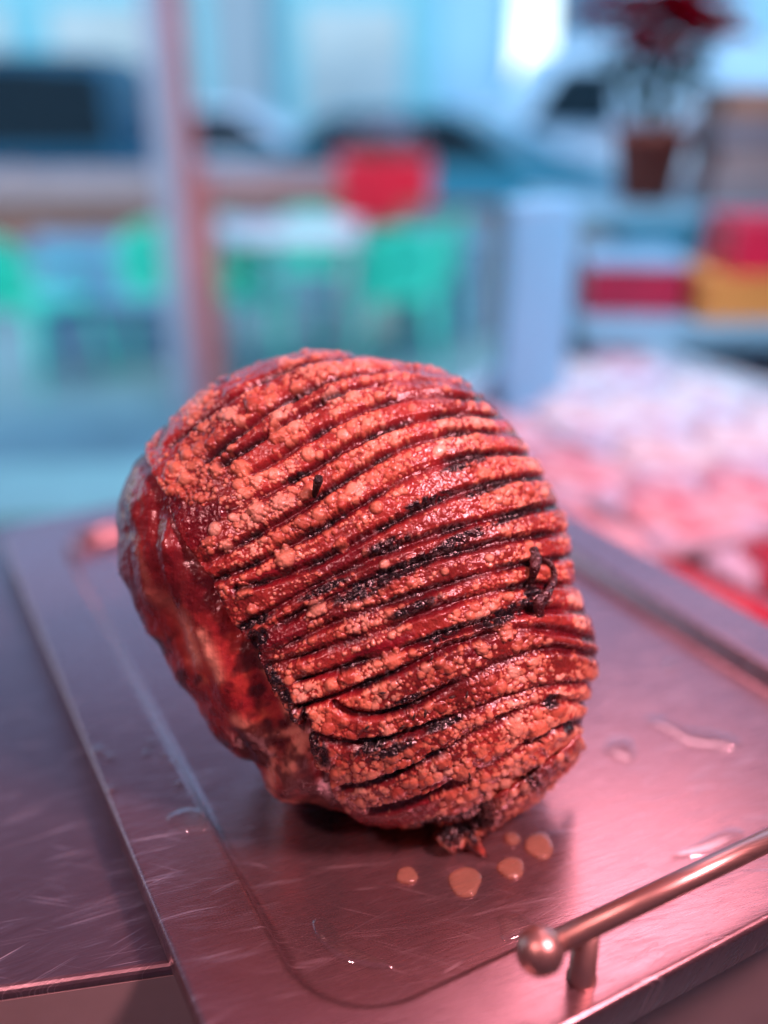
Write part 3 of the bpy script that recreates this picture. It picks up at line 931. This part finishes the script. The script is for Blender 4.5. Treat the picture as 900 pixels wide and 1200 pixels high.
M['water'] = drop_mat('water', (0.90, 0.88, 0.88), 0.05, 2.3, 0.02)

def pool(name, outline_pts, z, height, mat, label, cat, group=None):
    """a low puddle with a rounded edge; outline in world xy"""
    P = np.array(outline_pts); c = P.mean(0)
    bm = bmesh.new()
    rings = []
    for s, hh in ((1.0, 0.0), (0.985, 0.35), (0.95, 0.62), (0.86, 0.85), (0.6, 1.0)):
        rings.append([bm.verts.new((*(p - c) * s, hh * height)) for p in P])
    top = bm.verts.new((0, 0, height))
    n = len(P)
    for a, b_ in zip(rings[:-1], rings[1:]):
        for k in range(n): bm.faces.new((a[k], a[(k + 1) % n], b_[(k + 1) % n], b_[k]))
    for k in range(n): bm.faces.new((rings[-1][k], rings[-1][(k + 1) % n], top))
    o = fin(name, bm, mat, None, smooth=True)
    o.data.update()
    if sum(p.normal.z for p in o.data.polygons) < 0: o.data.flip_normals()
    o.location = (c[0], c[1], z)
    return tag(o, label, cat, group)

def flat_pt(u, v, z):
    r = face_ray(u, v); tt = (z - CAM_Z) / r[2]
    p = EYE + r * tt
    return p[0], p[1]

def blob(u, v, rpx, z, sq=0.85, n=40, seed=0, jit=0.06):
    r_ = random.Random(seed)
    ph = [r_.uniform(0, 6.28) for _ in range(3)]
    cx, cy = flat_pt(u, v, z)
    d = math.hypot(cx, cy); rr_ = rpx / F * math.hypot(d, CAM_Z - z)
    pts = []
    for k in range(n):
        a = 2 * math.pi * k / n
        q = rr_ * (1 + jit * math.sin(2 * a + ph[0]) + jit * math.sin(3 * a + ph[1]) + jit * .6 * math.sin(5 * a + ph[2]))
        pts.append((cx + q * math.cos(a), cy + q * math.sin(a) * 1.15))
    return pts
FZ = 0.95025
for k, (u, v, r, lab) in enumerate([(632, 992, 16, 'largest round drop of amber grease, right of the torn rind'), (599, 1018, 14, 'round drop of amber grease between the largest drop and the handle'),
                                    (545, 1034, 18, 'wide flat drop of amber grease in front of the torn rind'), (477, 1027, 11, 'amber grease drop lying alone left of the torn rind'), (600, 984, 8, 'smallest amber grease drop beside the largest one')]):
    pool('grease_drop', blob(u, v, r, FZ, seed=k), FZ, 0.0018, M['grease'], lab, 'grease drop', 'grease drops in front of the roast')

def puddle(pts, z, hgt, label, seed=0):
    P = catmull([flat_pt(u, v, z) for u, v in pts], 6)
    pool('puddle', P, z, hgt, M['water'], label, 'puddle', 'clear puddles on the tray')
puddle([(768, 838), (800, 852), (840, 858), (866, 868), (864, 878), (830, 878), (802, 872), (780, 858), (756, 846)], FZ, .0014, 'long bent trickle of clear juice right of the roast')
puddle([(712, 868), (735, 864), (744, 878), (740, 894), (722, 890), (708, 880)], FZ, .0014, 'small clear puddle between the roast and the bent trickle')
puddle([(366, 1080), (384, 1078), (402, 1100), (424, 1118), (462, 1134), (436, 1136), (400, 1126), (374, 1104)], FZ, .0014, 'clear juice puddle in the front left corner of the well')
puddle([(196, 958), (216, 948), (236, 950), (244, 968), (226, 976), (206, 972)], .9622, .0014, 'clear water puddle on the left rim of the tray')
puddle([(584, 1074), (606, 1070), (622, 1080), (640, 1092), (610, 1100), (590, 1104), (586, 1088)], FZ, .0014, 'clear juice puddle behind the ball end of the handle')
puddle([(786, 1004), (820, 986), (856, 970), (872, 978), (850, 996), (816, 1006)], FZ, .0014, 'clear juice puddle behind the handle bar')
for k, (u, v, r) in enumerate([(116, 880, 7), (128, 888, 5), (130, 926, 5), (172, 884, 5), (210, 920, 5), (204, 896, 4), (176, 872, 4), (192, 886, 4)]):
    pool('water_drop', blob(u, v, r, .9622, seed=50 + k, n=24, jit=.12), .9622, .0018, M['water'], 'tiny clear water drop on the left rim of the tray', 'water drop', 'water drops on the left rim')
for k, (u, v, r) in enumerate([(786, 780, 8), (748, 690, 7)]):
    pool('water_drop', blob(u, v, r, FZ, seed=70 + k, n=24, jit=.1), FZ, .0018, M['water'], ['blurred clear drop in the well above the bent trickle', 'blurred clear drop in the well near the far right rim'][k], 'water drop')

# ================================================================== BACKGROUND
# ---- pale mint ledge behind the counter, built outside so the sky lights it
M['mint'] = plain('mint_paint', (0.42, 0.78, 0.66), 0.25, 0.08)
lb = empty('mint_ledge', (-0.95, 2.42, 0), R(4), 'pale mint ledge behind the steel counter at left, built as a low bench outside', 'bench')
bm = bmesh.new(); box(bm, -.95, .90, -.21, .21, .255, .305, .01); fin('ledge_top', bm, M['mint'], lb)
for sx in (-.8, 0, .75):
    bm = bmesh.new(); box(bm, sx - .03, sx + .03, -.17, .17, 0, .2545, .004); fin('leg', bm, M['white'], lb)

# ---- meat display case
case = empty('display_case', al(0.85, -0.9, 0), 0, 'chilled meat display case with a pale metal edge, right of the tray', 'display case')
CI = Matrix.Translation(-case.location)
cpoly = [(0.512, -0.30), (0.512, -1.00), (0.72, -1.13), (1.165, -1.41), (1.165, -0.30)]
M['case'] = plain('pale_case_metal', (0.62, 0.70, 0.76), 0.22, 0.05, metallic=0.3)
M['deck'] = plain('white_case_deck', (0.70, 0.62, 0.72), 0.4, 0.05)
def cpts(ins):
    c = Vector((0.84, -0.82))
    out = []
    P2 = [Vector(p) for p in cpoly]; n = len(P2)
    for i in range(n):
        a = (P2[i] - P2[i - 1]).normalized(); b_ = (P2[(i + 1) % n] - P2[i]).normalized()
        na = Vector((-a.y, a.x)); nb = Vector((-b_.y, b_.x))
        if na.dot(c - P2[i]) < 0: na = -na
        if nb.dot(c - P2[i]) < 0: nb = -nb
        bi = (na + nb) / (1 + na.dot(nb))
        out.append(P2[i] + bi * ins)
    return out
bm = bmesh.new()
lps = [(0, 0.0), (0, 0.897), (0.003, 0.900), (0.030, 0.900), (0.033, 0.897), (0.035, 0.845)]
rg = [[bm.verts.new(CI @ al(p.x, p.y, z)) for p in cpts(i)] for i, z in lps]
for a, b_ in zip(rg[:-1], rg[1:]):
    for k in range(len(a)): bm.faces.new((a[k], a[(k + 1) % len(a)], b_[(k + 1) % len(a)], b_[k]))
fin('cabinet', bm, M['case'], case)
bm = bmesh.new()
bm.faces.new([bm.verts.new(CI @ al(p.x, p.y, 0.846)) for p in cpts(0.0345)])
bmesh.ops.solidify(bm, geom=bm.faces[:], thickness=0.004)
fin('deck', bm, M['deck'], case)

def meat_pack(mt):
    root = empty('meat_pack')
    bm = bmesh.new(); box(bm, -.058, .058, -.082, .082, 0, .022, .008)
    fin('foam_tray', bm, M['deck'], root)
    bm = bmesh.new()
    bmesh.ops.create_icosphere(bm, subdivisions=4, radius=1.0)
    for v in bm.verts:
        x_, y_, z_ = v.co
        k = 1 + .16 * math.sin(3.1 * x_ + 1.7 * y_) + .12 * math.sin(5 * y_ - 2 * x_)
        v.co = Vector((x_ * .054 * k, y_ * .076 * k, .024 + max(z_, -.3) * .016 * (1 + .2 * math.sin(6 * x_ + 4 * y_))))
    fin('meat_cut', bm, mt, root, smooth=True)
    return root
def meat_mat(name, red, fatc, th):
    m, t, b = mat_new(name)
    tc = N(t, 'ShaderNodeTexCoord')
    no = N(t, 'ShaderNodeTexNoise', Scale=26.0, Detail=3.0); t.links.new(tc.outputs['Object'], no.inputs['Vector'])
    t.links.new(ramp(t, no.outputs['Fac'], [(th - .05, red), (th + .05, fatc)]), b.inputs['Base Color'])
    b.inputs['Roughness'].default_value = 0.25
    return m
MM = [meat_mat('pink_pork', (0.66, 0.24, 0.28), (0.80, 0.55, 0.58), 0.5), meat_mat('red_beef', (0.45, 0.010, 0.03), (0.55, 0.10, 0.12), 0.66), meat_mat('pale_fat', (0.66, 0.36, 0.38), (0.82, 0.70, 0.68), 0.45)]
protos = [meat_pack(mm) for mm in MM]
packs = {0: [], 1: [], 2: []}
spots = []
for i in range(5):
    for j in range(6):
        a_ = 0.60 + i * 0.125; l_ = -0.52 - j * 0.165
        if l_ < -1.0 - (a_ - 0.6) * 0.62: continue
        spots.append((a_, l_))
seen = {0: 0, 1: 0, 2: 0}
for (a_, l_) in spots:
    w_ = al(a_ + random.uniform(-.012, .012), l_ + random.uniform(-.02, .02), 0)
    k = random.choice([0, 0, 2, 2])
    if a_ < 0.74 and l_ > -0.66: k = 1
    o = protos[k] if not packs[k] else copy_tree(protos[k])
    packs[k].append(o)
    o.location = (w_.x, w_.y, 0.8505)
    o.rotation_euler = (R(random.uniform(-1, 1) * 0), 0, math.atan2(AX.y, AX.x) + random.uniform(-.25, .25))
    tag(o, ['pink pork cut in a white foam tray inside the display case', 'bright red beef cut in a white foam tray inside the display case', 'pale fatty meat cut in a white foam tray inside the display case'][k], 'meat pack',
        ['pink pork packs in the display case', 'red beef packs in the display case', 'pale meat packs in the display case'][k])

# ---- pale upright post at the end of the case
M['palepost'] = plain('post_daylight_blue', (0.28, 0.62, 0.84), 0.35, 0.05)  # blue daylight on the upright is put into its colour
pr = empty('display_post', (0.215, 1.37, 0), R(6), 'wide pale blue upright post behind the roast, left of the display case', 'post')
bm = bmesh.new(); box(bm, -.046, .046, -.03, .03, 0, 1.15, .006); fin('shaft', bm, M['palepost'], pr)
bm = bmesh.new(); box(bm, -.047, .047, -.031, .031, 1.1505, 1.158, .003); fin('post_cap', bm, M['palepost'], pr)

# ---- things standing on the far rim ledge and shelf at right
M['shelf'] = plain('blue_grey_shelf', (0.25, 0.38, 0.46), 0.4, 0.1)
sh = empty('shelf_unit', (0.78, 1.95, 0), 0, 'blue grey shelf unit behind the display case carrying the potted plant', 'shelf')
bm = bmesh.new(); box(bm, -.44, .5, .05, .5, 1.05, 1.08, .004); fin('upper_shelf', bm, M['shelf'], sh)
bm = bmesh.new(); box(bm, -.44, .5, -.38, .46, .90, .935, .004); fin('lower_shelf', bm, M['shelf'], sh)
for sx in (-.44, .47):
    bm = bmesh.new(); box(bm, sx, sx + .03, .462, .5, 0, 1.049, 0); fin('upright', bm, M['shelf'], sh)
bm = bmesh.new(); box(bm, -.40, .46, -.30, .44, 0, .899, 0); fin('cabinet', bm, M['shelf'], sh)

def carton(name, x0, x1, y0, y1, z0, z1, c, label, cat, lid=None, rz=0):
    r = empty(name, ((x0 + x1) / 2, (y0 + y1) / 2, z0), rz, label, cat)
    hx, hy, h = (x1 - x0) / 2, (y1 - y0) / 2, z1 - z0
    bm = bmesh.new(); box(bm, -hx, hx, -hy, hy, 0, h * .86, .004); fin('box_body', bm, plain(name + '_body', c, .4), r)
    bm = bmesh.new(); box(bm, -hx * 1.03, hx * 1.03, -hy * 1.03, hy * 1.03, h * .861, h, .003); fin('lid', bm, plain(name + '_lid', lid or c, .4), r)
    return r
carton('orange_box', .535, .80, 1.62, 1.80, .9355, 1.012, (0.92, 0.26, 0.06), 'low orange box under the red box at the right edge', 'box')
carton('red_box', .585, .80, 1.63, 1.79, 1.0125, 1.10, (0.75, 0.015, 0.05), 'bright red box on top of the orange box', 'box')
carton('red_crate', .362, .53, 1.68, 1.86, .9355, 1.03, (0.48, 0.012, 0.04), 'dark red box with a blue grey lid left of the orange box', 'box', (0.32, 0.42, 0.55), R(-4))
for k in range(4):
    carton('brown_carton', .67 + .012 * (k % 2), .92 + .01 * k, 2.06, 2.26, 1.0805 + k * .056, 1.135 + k * .056, [(0.36, 0.22, 0.22), (0.46, 0.25, 0.23), (0.30, 0.20, 0.22), (0.52, 0.20, 0.13)][k],
           ['lowest brown carton in the stack beside the potted poinsettia', 'second carton from the bottom in the stack beside the poinsettia', 'dark grey brown carton, third in the stack beside the poinsettia', 'orange brown carton topmost in the stack beside the poinsettia'][k], 'carton', None if k % 2 else (0.55, 0.36, 0.36))

# ---- poinsettia
M['pot'] = plain('terracotta', (0.34, 0.05, 0.025), 0.6, 0.2, 20)
M['bract'] = plain('red_bract', (0.80, 0.006, 0.07), 0.6, 0.2, 30, spec=0.15)
M['leaf'] = plain('dark_leaf', (0.03, 0.09, 0.05), 0.5, 0.3, 30)
M['stem'] = plain('plant_stem', (0.06, 0.08, 0.03), 0.6)
po = empty('poinsettia', (0.565, 2.16, 1.0805), 0, 'red poinsettia in a terracotta pot on the blue grey shelf', 'potted plant')
bm = bmesh.new(); lathe(bm, [(0, 0), (.058, 0), (.076, .125), (.083, .125), (.083, .15), (.072, .15), (.070, .13), (0, .13)], 32); fin('pot', bm, M['pot'], po, True)
def leaf(bm, base, d, L, w, droop):
    d = d.normalized(); side = d.cross(Vector((0, 0, 1)))
    if side.length < .01: side = Vector((1, 0, 0))
    side.normalize(); rows = []
    for i in range(7):
        s = i / 6
        p = base + d * L * s - Vector((0, 0, 1)) * droop * s * s
        ww = w * math.sin(math.pi * min(1, .06 + s * .94)) ** .8
        up = side.cross(d) * (-.25 * ww)
        rows.append((bm.verts.new(p - side * ww - up), bm.verts.new(p), bm.verts.new(p + side * ww - up)))
    for a, c in zip(rows[:-1], rows[1:]):
        bm.faces.new((a[0], a[1], c[1], c[0])); bm.faces.new((a[1], a[2], c[2], c[1]))
heads = [(0, 0, .33), (-.06, -.03, .30), (.065, -.02, .335), (.02, .05, .31), (-.02, -.06, .275), (-.09, .02, .345), (.1, .03, .30), (.03, -.07, .31), (-.04, .0, .36), (.04, .0, .37), (-.075, -.04, .33), (.0, -.05, .345)]
bm = bmesh.new()
heads = [(hx * 1.3, hy * 1.3, .13 + (hz - .13) * 1.12) for hx, hy, hz in heads]
for hx, hy, hz in heads:
    tube(bm, [(hx * .1, hy * .1, .12), (hx * .6, hy * .6, .2), (hx, hy, hz)], [.004, .0035, .0025], 8)
fin('stem', bm, M['stem'], po, True)
bm = bmesh.new(); bl = bmesh.new()
for hx, hy, hz in heads:
    for k in range(11):
        an = k * 2.4 + random.uniform(-.2, .2)
        leaf(bm, Vector((hx, hy, hz - .004 * (k // 4))), Vector((math.cos(an), math.sin(an), .35 - .07 * (k // 3))), random.uniform(.07, .10), .03, .018)
    for k in range(6):
        an = k * 1.1 + random.uniform(-.3, .3)
        leaf(bl, Vector((hx * .7, hy * .7, hz - .05 - .012 * k)), Vector((math.cos(an), math.sin(an), .1)), random.uniform(.05, .07), .017, .03)
for b_ in (bm, bl): bmesh.ops.solidify(b_, geom=b_.faces[:], thickness=0.0006)
fin('red_bracts', bm, M['bract'], po, True); fin('leaves', bl, M['leaf'], po, True)

# ---- terrace post
M['postgrey'] = plain('lavender_post_paint', (0.40, 0.42, 0.52), 0.4, 0.08)
M['postred'] = plain('rust_red_paint', (0.60, 0.17, 0.16), 0.5, 0.2)
tp = empty('terrace_post', (-0.82, 4.15, 0), R(-4), 'tall lavender grey post with a rust red side, left of the roast', 'post')
bm = bmesh.new(); box(bm, -.105, .0, -.07, .07, 0.0, 3.4, .008); fin('shaft', bm, M['postgrey'], tp)
bm = bmesh.new(); box(bm, .002, .05, -.06, .06, 1.0, 3.4, .006); box(bm, .002, .105, -.065, .065, 0.0, 0.998, .006)
fin('red_facing', bm, M['postred'], tp)

# ---- green chairs, white table, slatted bench
M['green'] = plain('mint_green_plastic', (0.06, 0.86, 0.62), 0.35, 0.08)
M['table'] = plain('white_table_top', (0.74, 0.80, 0.84), 0.3, 0.04)
M['tleg'] = plain('grey_table_leg', (0.30, 0.33, 0.38), 0.4)
def make_chair():
    r = empty('terrace_chair')
    bm = bmesh.new(); box(bm, -.21, .21, -.21, .20, .385, .41, .012); fin('seat', bm, M['green'], r)
    bm = bmesh.new()
    nu, nv = 12, 9; g = []
    for j in range(nv):
        row = []
        for i in range(nu):
            u_ = -1 + 2 * i / (nu - 1); v_ = j / (nv - 1)
            wdt = .21 * (1 - .25 * max(0, v_ - .55) ** 1.5 * 2)
            top = .74 - .05 * abs(u_) ** 2.5
            row.append(bm.verts.new((u_ * wdt, .205 + .06 * v_ - .05 * u_ * u_, .40 + (top - .40) * v_)))
        g.append(row)
    for j in range(nv - 1):
        for i in range(nu - 1): bm.faces.new((g[j][i], g[j][i + 1], g[j + 1][i + 1], g[j + 1][i]))
    bmesh.ops.solidify(bm, geom=bm.faces[:], thickness=0.015)
    fin('backrest', bm, M['green'], r, True)
    for sx in (-1, 1):
        for sy in (-1, 1):
            bm = bmesh.new(); tube(bm, [(sx * .18, sy * .17, .386), (sx * .215, sy * .215, 0)], [.018, .012], 10); fin('leg', bm, M['green'], r, True)
        bm = bmesh.new(); tube(bm, [(sx * .215, -.17, .40), (sx * .225, -.17, .56), (sx * .23, -.10, .585), (sx * .225, .12, .585), (sx * .21, .215, .57)], .014, 10); fin('armrest', bm, M['green'], r, True)
    return r
ch0 = make_chair()
for k, (x_, y_, a_, lab) in enumerate([(-1.66, 4.55, 150, 'mint green plastic chair at the left edge beside the grey bench'), (-1.13, 4.95, 195, 'mint green plastic chair between the grey bench and the post'),
                                       (-0.36, 5.55, 175, 'mint green plastic chair behind the white table'), (-0.02, 4.75, 205, 'mint green plastic chair right of the white table, facing away'), (-0.75, 4.72, 20, 'mint green plastic chair at the left end of the white table beside the post'), (0.16, 5.2, 250, 'mint green plastic chair under the red planter')]):
    o = ch0 if k == 0 else copy_tree(ch0)
    o.location = (x_, y_, 0); o.rotation_euler = (0, 0, R(a_))
    tag(o, lab, 'chair', 'green chairs on the terrace')
tb = empty('terrace_table', (-0.47, 4.62, 0), 0, 'white terrace table among the green chairs', 'table')
bm = bmesh.new(); box(bm, -.36, .36, -.34, .36, .69, .72, .01); fin('tabletop', bm, M['table'], tb)
for sx in (-.31, .31):
    for sy in (-.28, .30):
        bm = bmesh.new(); tube(bm, [(sx, sy, .689), (sx, sy, 0)], .02, 10); fin('leg', bm, M['tleg'], tb, True)
M['slat'] = plain('blue_grey_plank', (0.17, 0.35, 0.54), 0.5, 0.15, 6)
bn = empty('slatted_bench', (-1.38, 4.9, 0), R(3), 'blue grey slatted wooden bench between two green chairs', 'bench')
for k in range(4):
    bm = bmesh.new(); box(bm, -.36, .36, -.012, .012, .10 + k * .145, .22 + k * .145, .004); fin('back_slat', bm, M['slat'], bn)
bm = bmesh.new(); box(bm, -.36, .36, -.32, -.016, .36, .39, .005); fin('seat', bm, M['slat'], bn)
for sx in (-.33, .33):
    bm = bmesh.new(); box(bm, sx - .02, sx + .02, .0125, .05, 0, .66, .003); fin('back_post', bm, M['slat'], bn)
    bm = bmesh.new(); box(bm, sx - .02, sx + .02, -.31, -.27, 0, .359, .003); fin('leg', bm, M['slat'], bn)

# ---- terrace fence with brown rails
M['wood'] = plain('brown_wood', (0.20, 0.10, 0.075), 0.6, 0.3, 5)
M['wood2'] = plain('greyed_wood', (0.34, 0.27, 0.28), 0.6, 0.2, 5)
M['panel'] = plain('grey_fence_panel', (0.20, 0.33, 0.46), 0.5, 0.1, 4)
def fence(x0, x1, y, posts, label, rust):
    r = empty('fence', ((x0 + x1) / 2, y, 0), 0, label, 'fence')
    c = (x0 + x1) / 2; a, b_ = x0 - c, x1 - c
    bm = bmesh.new(); box(bm, a, b_, -.07, .07, .72, .88, .01); fin('top_rail', bm, rust, r)
    bm = bmesh.new(); box(bm, a, b_, -.03, .03, .46, .70, .01); fin('middle_rail', bm, M['wood'], r)
    bm = bmesh.new(); box(bm, a, b_, .035, .06, .02, .715, .004); fin('panel', bm, M['panel'], r)
    for i in range(posts):
        px_ = a + (b_ - a) * i / (posts - 1)
        bm = bmesh.new(); box(bm, px_ - .04, px_ + .04, .062, .14, 0, .90, .006); fin('post', bm, M['wood'], r)
    return r
fence(-4.2, -1.25, 6.05, 4, 'grey topped brown wooden fence left of the tall post', M['wood2'])
fence(-1.18, -0.12, 6.05, 3, 'rust pink topped wooden fence between the tall post and the red planter', plain('rusty_wood', (0.40, 0.22, 0.22), .6, .2))
g = empty('gate_frame', (0.5, 5.4, 0), 0, 'brown wooden frame with a grey panel, right of the red planter', 'gate')
for (x0, x1, z0, z1) in ((-.42, .16, .70, .745), (.115, .16, 0.02, .699), (-.42, -.375, .02, .699)):
    bm = bmesh.new(); box(bm, x0, x1, -.03, .03, z0, z1, .004); fin('frame_bar', bm, M['wood'], g)
bm = bmesh.new(); box(bm, -.374, .114, -.01, .01, .36, .699, .002); fin('panel', bm, M['panel'], g)
bm = bmesh.new(); box(bm, -.374, .114, -.01, .01, .04, .33, .002); fin('panel', bm, M['panel'], g)

# ---- red planter with pale flowers
M['redbox'] = plain('red_planter', (0.78, 0.012, 0.04), 0.4, 0.06)
M['flower'] = plain('pale_pink_flower', (0.80, 0.62, 0.72), 0.6, 0.15, 30)
M['pedestal'] = plain('pale_pedestal', (0.62, 0.62, 0.70), 0.5)
pl = empty('planter', (-0.01, 5.75, 0), R(5), 'square red planter box with pale flowers on a pale stand', 'planter')
bm = bmesh.new(); box(bm, -.25, .25, -.25, .25, .64, .98, .012); fin('planter_box', bm, M['redbox'], pl)
bm = bmesh.new(); box(bm, -.15, .15, -.15, .15, .0, .639, .01); fin('stand', bm, M['pedestal'], pl)
bm = bmesh.new()
for _ in range(170):
    an = random.uniform(0, 6.28); rr_ = .24 * math.sqrt(random.random())
    c = Vector((rr_ * math.cos(an), rr_ * math.sin(an), .99 + (.2 - rr_ * .45) * random.uniform(.3, 1)))
    for k in range(5):
        leaf(bm, c, Vector((math.cos(k * 1.257 + an), math.sin(k * 1.257 + an), .4)), .03, .012, .005)
fin('flowers', bm, M['flower'], pl)
bm = bmesh.new()
for _ in range(150):
    an = random.uniform(0, 6.28); rr_ = .22 * math.sqrt(random.random())
    leaf(bm, Vector((rr_ * math.cos(an), rr_ * math.sin(an), .97 + .08 * random.random())), Vector((random.uniform(-1, 1), random.uniform(-1, 1), .8)), .07, .014, .01)
fin('leaves', bm, M['leaf'], pl)

# ---- parked cars on the street behind the fence
M['glass'] = plain('dark_car_glass', (0.006, 0.025, 0.04), 0.3, 0.1, spec=0.15)
M['tyre'] = plain('tyre_rubber', (0.02, 0.02, 0.022), 0.8)
M['rim'] = plain('wheel_rim', (0.5, 0.5, 0.52), 0.3, 0.05, metallic=.8)
def car(name, L, Wd, H, profile, glasspts, paint, loc, rz, label):
    """profile: side outline (x, z) of body+cabin; glasspts: side window outline"""
    r = empty(name, loc, rz, label, 'car')
    bm = bmesh.new()
    n = len(profile)
    secs = [(-1, .90), (-.86, 1.0), (.86, 1.0), (1, .90)]
    rows = []
    for s, k in secs:
        row = []
        for (x_, z_) in profile:
            tum = 1 - .16 * max(0, (z_ - .58 * H)) / (.42 * H)
            row.append(bm.verts.new((x_ * (.985 if abs(s) == 1 else 1), s * Wd / 2 * tum, .0 + z_ * (1 if abs(s) < 1 else .985) + (0 if abs(s) < 1 else .01))))
        rows.append(row)
    for a, c in zip(rows[:-1], rows[1:]):
        for i in range(n): bm.faces.new((a[i], a[(i + 1) % n], c[(i + 1) % n], c[i]))
    bm.faces.new(rows[0][::-1]); bm.faces.new(rows[-1])
    fin('body', bm, paint, r)
    for s in (-1, 1):
        for pts in glasspts:
            bm = bmesh.new()
            vs = []
            for (x_, z_) in pts:
                tum = 1 - .16 * max(0, (z_ - .58 * H)) / (.42 * H)
                vs.append(bm.verts.new((x_, s * (Wd / 2 * tum + .006), z_)))
            bm.faces.new(vs)
            bmesh.ops.solidify(bm, geom=bm.faces[:], thickness=0.012)
            fin('side_window', bm, M['glass'], r)
        for wx in (-.3 * L, .3 * L):
            bm = bmesh.new(); wheel = Matrix.Translation((wx, s * (Wd / 2 - .08), .31)) @ Matrix.Rotation(R(90), 4, 'X')
            bmesh.ops.create_cone(bm, cap_ends=True, segments=28, radius1=.31, radius2=.31, depth=.2, matrix=wheel)
            w_ = fin('wheel', bm, M['tyre'], r)
            bm = bmesh.new(); bmesh.ops.create_cone(bm, cap_ends=True, segments=24, radius1=.2, radius2=.2, depth=.21, matrix=wheel)
            fin('rim', bm, M['rim'], w_)
    # windscreen and rear window
    return r
van_p = [(-2.4, .30), (-2.42, 2.0), (-2.3, 2.1), (1.0, 2.1), (1.4, 1.95), (1.95, 1.15), (2.5, .95), (2.6, .6), (2.55, .3)]
van_g = [[(.55, 1.15), (.55, 1.8), (1.2, 1.8), (1.65, 1.15)]]
suv_p = [(-2.25, .30), (-2.3, .75), (-2.2, .98), (-2.0, 1.08), (-1.95, 1.62), (-1.75, 1.80), (.45, 1.83), (1.15, 1.18), (2.1, 1.02), (2.3, .8), (2.28, .3)]
suv_g = [[(-1.9, 1.10), (-1.84, 1.68), (-.75, 1.74), (-.75, 1.10)], [(-.68, 1.12), (-.68, 1.72), (.35, 1.72), (.92, 1.16)]]
sed_p = [(-2.2, .28), (-2.25, .7), (-2.15, .92), (-1.5, .98), (-.85, 1.38), (.25, 1.40), (1.0, .98), (2.0, .84), (2.22, .62), (2.2, .28)]
sed_g = [[(-1.28, 1.0), (-.82, 1.32), (-.25, 1.34), (-.25, .98)], [(-.18, .98), (-.18, 1.34), (.22, 1.34), (.82, .98)]]
car('parked_car', 4.6, 1.9, 1.83, suv_p, suv_g, plain('blue_paint', (0.003, 0.07, 0.13), .35, .08, spec=.2), (-4.1, 9.2, -.2), R(180), 'dark blue high car with dark windows behind the fence at left')
car('parked_car', 4.4, 1.75, 1.4, sed_p, sed_g, plain('silver_paint', (0.45, 0.58, 0.70), .25, .05, metallic=.2), (-1.7, 11.0, -.2), R(0), 'silver blue low car behind the tall post')
car('parked_car', 4.4, 1.75, 1.4, sed_p, sed_g, plain('teal_paint', (0.02, 0.17, 0.25), .2, .08), (0.55, 9.2, -.2), R(-14), 'dark teal low car behind the red planter')
car('parked_car', 4.6, 1.8, 1.4, sed_p, sed_g, plain('white_car_paint', (0.45, 0.58, 0.68), .25, .03), (3.9, 11.2, -.2), R(4), 'pale grey blue low car behind the pale post at right')

car('delivery_van', 5.0, 1.9, 2.1, van_p, van_g, plain('van_paint', (0.30, 0.50, 0.64), .3, .03), (3.3, 13.2, -.2), R(180), 'tall pale blue van parked across the street, behind the pale blue upright post')
# ---- buildings across the street
M['wall_pale'] = plain('pale_render', (0.16, 0.47, 0.55), 0.7, 0.06, 1.5)
M['wall_grey'] = plain('grey_pillar', (0.22, 0.32, 0.38), 0.6, 0.08, 1.5)
M['pane'] = plain('shop_glass', (0.30, 0.42, 0.46), 0.1, 0.15, 1.0)
M['lav'] = plain('lavender_render', (0.24, 0.50, 0.68), 0.7, 0.06, 1.5)
bd = empty('shop_building', (-3.0, 17, -.2), 0, 'long pale shop front with grey pillars across the street', 'building')
bm = bmesh.new(); box(bm, -12, 5.1, 0, 8, 0, 6.0); fin('wall', bm, M['wall_pale'], bd)
for x_ in (-10.0, -6.4, 0.75, ):
    bm = bmesh.new(); box(bm, x_ - .45, x_ + .45, -.35, -.004, 0, 5.6, .03); fin('pillar', bm, M['wall_grey'], bd)
for (a, b_) in ((-9.2, -7.2), (-5.4, -2.9), (-2.4, -.2), (1.6, 3.4)):
    bm = bmesh.new(); box(bm, a, b_, -.05, -.004, .5, 2.9, .01); w_ = fin('window', bm, M['wall_pale'], bd)
    bm = bmesh.new(); box(bm, a + .1, b_ - .1, -.07, -.054, .6, 2.8); fin('pane', bm, M['pane'], w_)
bm = bmesh.new(); box(bm, 3.9, 4.9, -.3, -.004, 0, 5.8, .02); fin('pilaster', bm, M['lav'], bd)
b2 = empty('house', (6.6, 18.5, -.2), 0, 'lavender house across the street at right', 'building')
bm = bmesh.new(); box(bm, -2.6, 6, 0, 7, 0, 4.4); fin('wall', bm, M['lav'], b2)
bm = bmesh.new(); prism(bm, [(-2.8, -.2), (6.2, -.2), (6.2, 7.2), (-2.8, 7.2)], 4.402, 4.7, .05); fin('roof', bm, M['wall_grey'], b2)
for a in (-1.8, .6, 3.0):
    bm = bmesh.new(); box(bm, a, a + 1.3, -.05, -.004, 1.0, 2.8, .01); w_ = fin('window', bm, M['white'], b2)
    bm = bmesh.new(); box(bm, a + .1, a + 1.2, -.07, -.054, 1.1, 2.7); fin('pane', bm, M['pane'], w_)
